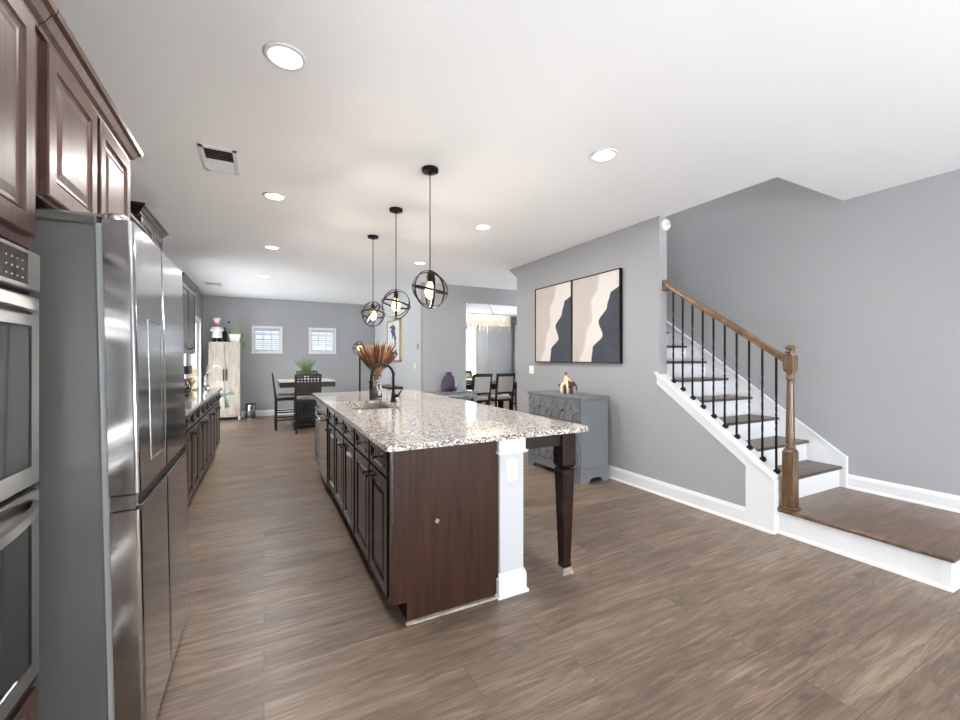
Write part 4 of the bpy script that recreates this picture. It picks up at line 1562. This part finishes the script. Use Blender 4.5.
def counter_chair():
    t = thing('counter_chair', '', 'chair', (0, 0, 0), 0, 'dark counter-height chairs at the nook table')
    # faces +Y; back at y=-.2
    for sx in (-.19, .19):
        obj('rear_leg', MB().taper(sx, -.22, 0, .58, .017, .02, .02, .022).add([], []), M_BLACKW, t)
        obj('front_leg', MB().taper(sx, .19, 0, .56, .016, .016, .021, .021), M_BLACKW, t)
    m = MB()
    for sx in (-.205, .205):
        m.taper(sx, -.22, .56, 1.06, .018, .02, .016, .012, dy=-.06)
    obj('back_posts', m, M_BLACKW, t)
    # lattice back panel
    m = MB()
    n, r_ = 7, 7
    z0, z1 = .70, 1.05
    def yb(z): return -.22 - .06 * (z - .56) / .5
    for i in range(n + 1):
        x = -.19 + .38 * i / n
        m.taper(x, yb(z0), z0, z1, .013, .008, .013, .008, dy=yb(z1) - yb(z0))
    for j in range(r_ + 1):
        z = z0 + (z1 - z0) * j / r_
        hh = .022 if j in (0, r_) else .012
        if j in (1, 2, 3):
            hh = .024
        m.bx(-.19, .19, yb(z) - .009, yb(z) + .009, z - hh, z + hh)
    obj('backrest', m, M_BLACKW, t)
    obj('seat_frame', MB().bx(-.21, .21, -.22, .21, .55, .60), M_BLACKW, t, bev=.004)
    obj('seat_cushion', MB().bx(-.205, .205, -.2, .215, .60, .655), M_TAUPE, t, bev=.02, seg=3, label='taupe seat cushion')
    m = MB()
    for z in (.16, .3):
        m.bx(-.19, .19, .18, .2, z - .012, z + .012).bx(-.19, .19, -.23, -.21, z - .012, z + .012)
        for sx in (-.19, .19):
            m.bx(sx - .01, sx + .01, -.22, .19, z + .02, z + .044)
    obj('stretchers', m, M_BLACKW, t)
    return t


ch = counter_chair()
ch.location = (.70, 8.27, 0)
ch['label'] = 'dark lattice-back chair with its back to the kitchen at the nook table'
dup(ch, (.42, 8.80, 0), -PI / 2, 'dark counter chair seen side-on at the left side of the nook table')
dup(ch, (.85, 9.72, 0), PI, 'dark counter chair on the window side of the nook table')
ch.rotation_euler.z = 0

# grassy plant on nook table
t = thing('potted_grass', 'spiky green grass in a small white pot on the nook table', 'plant', (.72, 8.6, .915))
obj('pot', MB().lathe([(.05, 0), (.06, .01), (.07, .09), (.065, .09), (.06, .075), (0, .075)], n=18), M_WPL, t)
m = MB()
for i in range(110):
    a = random.uniform(0, 2 * PI)
    sp = random.uniform(.02, .22)
    hh = random.uniform(.26, .46) * (1 - sp)
    b0 = Vector((.03 * math.cos(a), .03 * math.sin(a), .07))
    p1 = b0 + Vector((sp * .35 * math.cos(a), sp * .35 * math.sin(a), hh * .6))
    p2 = b0 + Vector((sp * math.cos(a), sp * math.sin(a), hh))
    m.tube([b0, p1, p2], [.004, .0035, .0008], 4)
o = obj('grass_blades', m, M_LEAF, t)

# floor lamp with a wire ball shade
t = thing('floor_lamp', 'tall black floor lamp with an openwork gold globe behind the island', 'floor lamp', (1.78, 8.9, 0))
obj('base', MB().lathe([(.14, 0), (.14, .02), (.03, .03), (.012, .04)], n=24), M_BLACK, t)
obj('pole', MB().tube([(0, 0, .03), (0, 0, 1.44)], .018, 10), M_BLACK, t)
m = MB()
for i in range(6):
    m.band((0, 0, 1.55), .155, .008, .003, Rz(i * 30) @ Rx(90 + (i % 2) * 20), 32)
m.band((0, 0, 1.55), .155, .008, .003, Rx(0), 32)
m.band((0, 0, 1.63), .132, .008, .003, Rx(0), 32)
obj('globe_shade', m, M_BRONZE, t)
obj('bulb', MB().ball((0, 0, 1.56), .05), M_BULB, t)
obj('socket', MB().lathe([(.02, 1.44), (.02, 1.51)], n=12), M_GOLD, t)

# console table under the gold-framed picture
t = thing('console_table', 'dark narrow console table against the brightly lit nook side wall', 'table', (2.42, 8.95, 0))
obj('table_top', MB().bx(2.26, 2.575, 8.45, 9.5, .70, .745), M_BLACKW, t, world=True, bev=.004)
for a in (2.275, 2.53):
    for b_ in (8.47, 9.45):
        obj('leg', MB().bx(a, a + .035, b_, b_ + .035, 0, .70), M_LTWOOD, t, world=True)
t = thing('glass_ornament', 'clear glass globe on a stem standing on the dark console', 'ornament', (2.42, 8.75, .745))
obj('stem', MB().lathe([(.05, 0), (.05, .008), (.008, .02), (.006, .16), (.02, .17)], n=16), M_GOLD, t)
obj('globe', MB().ball((0, 0, .25), .08), M_GLASS, t)
t = thing('framed_picture', 'gold-framed blue ink print on the brightly lit nook side wall', 'picture', (XC, 9.15, 1.27))
m = MB()
a, b_, z0, z1 = 8.62, 9.68, 1.27, 2.2
xa, xb = XC - .045, XC - .001
m.bx(xa, xb, a, a + .035, z0, z1).bx(xa, xb, b_ - .035, b_, z0, z1).bx(xa, xb, a, b_, z0, z0 + .035).bx(xa, xb, a, b_, z1 - .035, z1)
obj('frame', m, M_GOLD, t, world=True)
m = MB().bx(XC - .02, XC - .002, a + .03, b_ - .03, z0 + .03, z1 - .03, 0)
for (cy, cz, ra, rb) in ((9.2, 1.95, .16, .14), (9.05, 1.75, .07, .16), (9.25, 1.42, .2, .07), (9.4, 1.5, .07, .1), (8.95, 1.45, .08, .05), (9.3, 2.05, .2, .03)):
    pts = []
    for q in range(22):
        an = 2 * PI * q / 22
        r = 1 + .3 * math.sin(5 * an + cy * 9) + .15 * math.sin(9 * an)
        pts.append((cy + ra * r * math.cos(an), cz + rb * r * math.sin(an)))
    m.prism(pts, 'x', XC - .0215, XC - .02, 1)
obj('print', m, [M_ART_W, M_ART_I], t, world=True)

# ------------------------------------------------------------------ vase on island
t = thing('glass_vase', 'clear glass vase behind the island sink holding dried flowers', 'vase', (1.05, 4.40, .915))
m = MB().lathe([(0, .0), (.055, 0), (.06, .006), (.058, .1), (.048, .18), (.05, .23), (.058, .25), (.054, .25), (.046, .23), (.044, .18), (.053, .1), (.055, .02), (0, .014)], n=28)
obj('vase_body', m, M_GLASS, t)
t = thing('dried_bouquet', 'rust and tan dried flower bouquet fanning out of the glass vase', 'flowers', (1.05, 4.40, .935))
m = MB()
m2 = MB()
random.seed(3)
for i in range(90):
    a = random.uniform(0, 2 * PI)
    sp = random.uniform(.0, 1) ** .6
    b0 = Vector((.02 * math.cos(a + 2), .02 * math.sin(a + 2), .0))
    mid = Vector((.028 * math.cos(a) * sp, .028 * math.sin(a) * sp, .22))
    hh = random.uniform(.44, .60) - .03 * sp
    end = Vector((0.23 * sp * math.cos(a), .23 * sp * math.sin(a), hh))
    m.tube([b0, mid, mid.lerp(end, .4)], .0022, 4)
    q0 = mid.lerp(end, .35)
    m2.tube([q0, mid.lerp(end, .55), mid.lerp(end, .8), end], [.003, .008, .010, .002], 5, 1 if i % 4 == 0 else 0)
obj('stems', m, M_DRIEDT, t)
obj('plumes', m2, [M_DRIED, M_DRIEDT], t)

# ------------------------------------------------------------------ things on the left counter
t = thing('gold_statuette', 'tan and cream star-shaped statuette on the left counter by the window', 'statuette', (-.86, 6.75, .915))
m = MB().lathe([(.05, 0), (.05, .02), (.02, .04), (.018, .07), (.045, .1), (.05, .13), (.03, .155), (.015, .17)], n=16)
obj('base', m, M_GOLD, t)
pts = []
for k in range(10):
    r = .11 if k % 2 == 0 else .045
    a = PI / 2 + k * PI / 5
    pts.append((r * math.cos(a), .25 + r * math.sin(a)))
obj('star', MB().prism(pts, 'y', -.018, .018), M_CREAM, t, bev=.006)
t = thing('coffee_maker', 'small black coffee maker on the left counter just past the refrigerator', 'appliance', (-.80, 5.55, .915), 0)
obj('body', MB().bx(-.1, .08, -.1, .1, 0, .04).bx(-.1, -.03, -.1, .1, .04, .32).bx(-.1, .08, -.1, .1, .25, .34), M_BLKPL, t, bev=.008)
obj('carafe', MB().lathe([(.05, .045), (.06, .06), (.06, .14), (.04, .18), (.042, .2)], (.03, 0, 0), 16), M_OGLASS, t)
t = thing('twig_vase', 'clear vase with thin pale arching twigs at the far end of the left counter', 'vase', (-.72, 6.95, .915))
obj('vase_body', MB().lathe([(.0, 0), (.035, 0), (.04, .01), (.03, .1), (.02, .17), (.024, .2), (.021, .2), (.016, .17), (.026, .1), (.034, .015), (0, .01)], n=16), M_GLASS, t)
m = MB()
for i in range(9):
    a = random.uniform(-.5, 1.6)
    L_ = random.uniform(.15, .3)
    m.tube([(0, 0, .02), (.005 * math.cos(a), .005 * math.sin(a), .2), (L_ * .5 * math.cos(a), L_ * .5 * math.sin(a), .33), (L_ * math.cos(a), L_ * math.sin(a), .30 - .04 * i / 9)], .0025, 4)
obj('twigs', m, M_WPL, t)
t = thing('hanging_towel', 'pale teal cloth tied over the far end of the left counter', 'towel', (-.50, 7.15, .62))
m = MB()
m.tube([(0, 0, .18), (.02, 0, .2), (.07, .01, .24), (.1, .02, .19), (.05, .01, .18)], [.012, .02, .024, .014, .01], 8)
m.tube([(0, 0, .18), (-.03, 0, .2), (-.07, -.0, .21), (-.05, 0, .17), (0, 0, .18)], [.01, .018, .02, .012, .01], 8)
m.tube([(0, 0, .18), (.015, 0, .1), (.025, 0, .0)], [.012, .022, .03], 8)
obj('cloth_bow', m, M_TEAL, t)
obj('hook_rod', MB().tube([(-.02, -.04, .25), (-.02, 0, .25), (0, 0, .18)], .004, 6), M_STEEL, t)

# ================================================================== VASE WALL CONSOLE AND DINING ROOM
t = thing('mirrored_console', 'pale mirrored console table under the purple vase', 'console table', (3.09, 7.08, 0))
obj('table_top', MB().bx(2.64, 3.56, 6.93, 7.245, .715, .74), M_MIRR, t, world=True, bev=.004)
obj('drawer_band', MB().bx(2.66, 3.54, 6.95, 7.24, .60, .715), M_MIRR, t, world=True)
m = MB()
for i in range(18):
    m.ball((2.70 + i * .047, 6.945, .66), .014, .008, .022, 8, 6)
obj('crystal_trim', m, M_CRYS, t, world=True)
for a in (2.67, 3.49):
    for b_ in (6.96, 7.19):
        obj('leg', MB().bx(a, a + .04, b_, b_ + .04, 0, .6), M_MIRR, t, world=True)
obj('lower_shelf', MB().bx(2.68, 3.52, 6.97, 7.22, .12, .14), M_MIRR, t, world=True)
o = obj('purple_vase', MB().lathe([(0, 0), (.115, 0), (.145, .02), (.158, .09), (.145, .18), (.10, .265), (.055, .30), (.05, .33), (.06, .345), (.05, .345), (.042, .33), (.045, .3), (0, .29)], (3.03, 7.08, .74), 32), M_PURP)
tag(o, 'round purple ceramic vase on the pale console', 'vase')


def dchair():
    t = thing('dining_chair', '', 'chair', (0, 0, 0), 0, 'upholstered dining chairs')
    for sx in (-.2, .2):
        obj('front_leg', MB().taper(sx, .2, 0, .44, .015, .015, .022, .022), M_BLACKW, t)
        obj('rear_leg', MB().taper(sx, -.21, 0, .46, .016, .018, .02, .022), M_BLACKW, t)
    m = MB()
    for sx in (-.205, .205):
        m.taper(sx, -.21, .44, 1.0, .02, .02, .02, .014, dy=-.09)
    m.bx(-.225, .225, -.315, -.285, .955, 1.0)
    m.bx(-.2, .2, -.262, -.235, .585, .625)
    m.prism([(-.22, .995), (.22, .995), (.24, 1.02), (-.24, 1.02)], 'y', -.325, -.285)
    obj('back_frame', m, M_BLACKW, t)
    m = MB()
    m.add([(-.185, -.24, .62), (.185, -.24, .62), (.185, -.29, .96), (-.185, -.29, .96), (-.185, -.262, .62), (.185, -.262, .62), (.185, -.315, .96), (-.185, -.315, .96)],
          [(0, 1, 2, 3), (4, 7, 6, 5), (0, 4, 5, 1), (1, 5, 6, 2), (2, 6, 7, 3), (3, 7, 4, 0)])
    obj('back_pad', m, M_FAB, t, bev=.006, label='pale upholstered back')
    obj('seat_frame', MB().bx(-.225, .225, -.22, .225, .42, .46), M_BLACKW, t)
    obj('seat', MB().bx(-.22, .22, -.205, .23, .46, .52), M_FAB, t, bev=.02, seg=3, label='pale upholstered seat')
    m = MB()
    m.bx(-.2, .2, -.22, -.2, .2, .235).bx(-.01, .01, -.21, .2, .21, .23).bx(-.2, .2, .19, .21, .2, .235)
    obj('stretchers', m, M_BLACKW, t)
    return t


dc = dchair()
dc.location = (4.05, 8.0, 0)
dc['label'] = 'left pale-backed dark dining chair seen through the opening'
dup(dc, (4.62, 8.0, 0), 0, 'right pale-backed dark dining chair seen through the opening')
dup(dc, (4.1, 9.78, 0), PI, 'dining chair on the window side of the table, farther left')
dup(dc, (4.75, 9.78, 0), PI, 'dining chair on the window side of the table, farther right')
dup(dc, (5.75, 8.85, 0), PI / 2, 'dining chair at the right end of the dining table')
t = thing('dining_table', 'long dark dining table behind the pale-backed chairs in the dining room', 'table', (4.4, 8.86, 0))
obj('table_top', MB().bx(3.45, 5.5, 8.3, 9.4, .72, .765), M_BLACKW, t, world=True, bev=.006)
obj('apron', MB().bx(3.53, 5.42, 8.38, 9.32, .63, .72), M_BLACKW, t, world=True)
for a in (3.58, 5.37):
    for b_ in (8.43, 9.27):
        obj('leg', MB().taper(a, b_, 0, .63, .03, .03, .045, .045), M_BLACKW, t, world=True)
t = thing('table_greenery', 'low green foliage centrepiece in a white bowl on the dining table', 'plant', (4.35, 8.85, .765))
obj('bowl', MB().lathe([(.08, 0), (.2, .05), (.22, .09), (.2, .09), (0, .06)], n=20), M_WPL, t)
m = MB()
for i in range(90):
    a = random.uniform(0, 2 * PI)
    r = random.uniform(0, .42)
    p = Vector((r * 1.3 * math.cos(a), r * .5 * math.sin(a), .1 + random.uniform(0, .12) * (1 - r)))
    L_ = random.uniform(.05, .08)
    M = Matrix.Translation(p) @ Matrix.Rotation(random.uniform(0, 6.28), 4, 'Z') @ Matrix.Rotation(random.uniform(.2, 1.3), 4, 'X')
    l = MB().add([(0, 0, 0), (.25 * L_, .5 * L_, .004), (0, L_, 0), (-.25 * L_, .5 * L_, .004)], [(0, 1, 2, 3)]).xf(M)
    m.add(l.v, l.f)
obj('foliage', m, M_LEAFB, t)

# chandelier
t = thing('crystal_chandelier', 'long rectangular crystal chandelier glowing over the dining table', 'chandelier', (4.62, 8.9, H))
CX0, CX1, CY0, CY1 = 3.7, 5.36, 8.72, 9.08
zt, zb = 2.40, 2.14
obj('canopy', MB().bx(4.3, 4.95, 8.84, 8.96, H - .03, H - .001), M_STEEL, t, world=True)
m = MB()
for x in (4.1, 5.0):
    m.tube([(x, 8.9, zt), (4.62 + (x - 4.62) * .5, 8.9, H - .03)], .006, 8)
obj('suspension_rods', m, M_STEEL, t, world=True)
m = MB()
for (a, b_, c0, c1) in ((CX0, CX1, CY0, CY0 + .012), (CX0, CX1, CY1 - .012, CY1), (CX0, CX0 + .012, CY0, CY1), (CX1 - .012, CX1, CY0, CY1)):
    m.bx(a, b_, c0, c1, zt - .012, zt)
m.bx(CX0, CX1, 8.89, 8.91, zt - .012, zt)
obj('top_frame', m, M_STEEL, t, world=True)
m = MB()
for i in range(36):
    x = CX0 + (CX1 - CX0) * (i + .5) / 36
    for y in (CY0, CY1):
        m.bx(x - .019, x + .019, y - .006, y + .006, zb + .02 * (i % 2), zt - .012)
for i in range(8):
    y = CY0 + (CY1 - CY0) * (i + .5) / 8
    for x in (CX0, CX1):
        m.bx(x - .006, x + .006, y - .019, y + .019, zb, zt - .012)
obj('crystal_band', m, M_CRYS, t, world=True, bev=.003)
for i in range(16):
    x = CX0 + (CX1 - CX0) * (i + .5) / 16
    m = MB()
    for y in (CY0, CY1):
        m.add([(x - .034, y, zb), (x, y - .018, zb), (x + .034, y, zb), (x, y + .018, zb), (x, y, zb - .17)], [(0, 1, 4), (1, 2, 4), (2, 3, 4), (3, 0, 4), (0, 3, 2, 1)])
    obj('crystal_drop', m, M_CRYS, t, world=True)
for i in range(9):
    x = CX0 + .1 + (CX1 - CX0 - .2) * i / 8
    obj('bulb', MB().ball((x, 8.9, 2.30), .03, .03, .05), M_LIT, t, world=True)
d = bpy.data.lights.new('chandelier_light', 'AREA')
d.shape = 'RECTANGLE'
d.size = 1.5
d.size_y = .2
d.energy = 10
d.color = (1, .93, .82)
lo = bpy.data.objects.new('chandelier_light', d)
lo.location = (-.1, 0, -.36)
lo.parent = t
COL.objects.link(lo)

# curtains


def curtain(x0, x1, y, label):
    m = MB()
    N = 40
    vs = []
    for k in range(N + 1):
        x = x0 + (x1 - x0) * k / N
        yy = y + .03 * math.sin(k * 1.25)
        vs += [(x, yy, .03), (x, yy, 2.48), (x, yy + .006, 2.48), (x, yy + .006, .03)]
    fs = []
    for k in range(N):
        a = k * 4
        for j in range(4):
            fs.append((a + j, a + 4 + j, a + 4 + (j + 1) % 4, a + (j + 1) % 4))
    m.add(vs, fs, 0, True)
    o = obj('curtain', m, M_CURT)
    tag(o, label, 'curtain', 'white dining room curtains')


curtain(5.98, 6.42, 11.86, 'white curtain hanging at the right side of the dining room window')
curtain(4.95, 5.3, 11.86, 'white curtain hanging at the left side of the dining room window')
curtain(7.45, 7.85, 11.86, 'white curtain in the right corner of the dining room')
o = obj('curtain_rod', MB().tube([(4.85, 11.88, 2.5), (7.9, 11.88, 2.5)], .012, 8), M_STEEL)
tag(o, 'thin metal curtain rod above the dining room window', 'curtain rod')
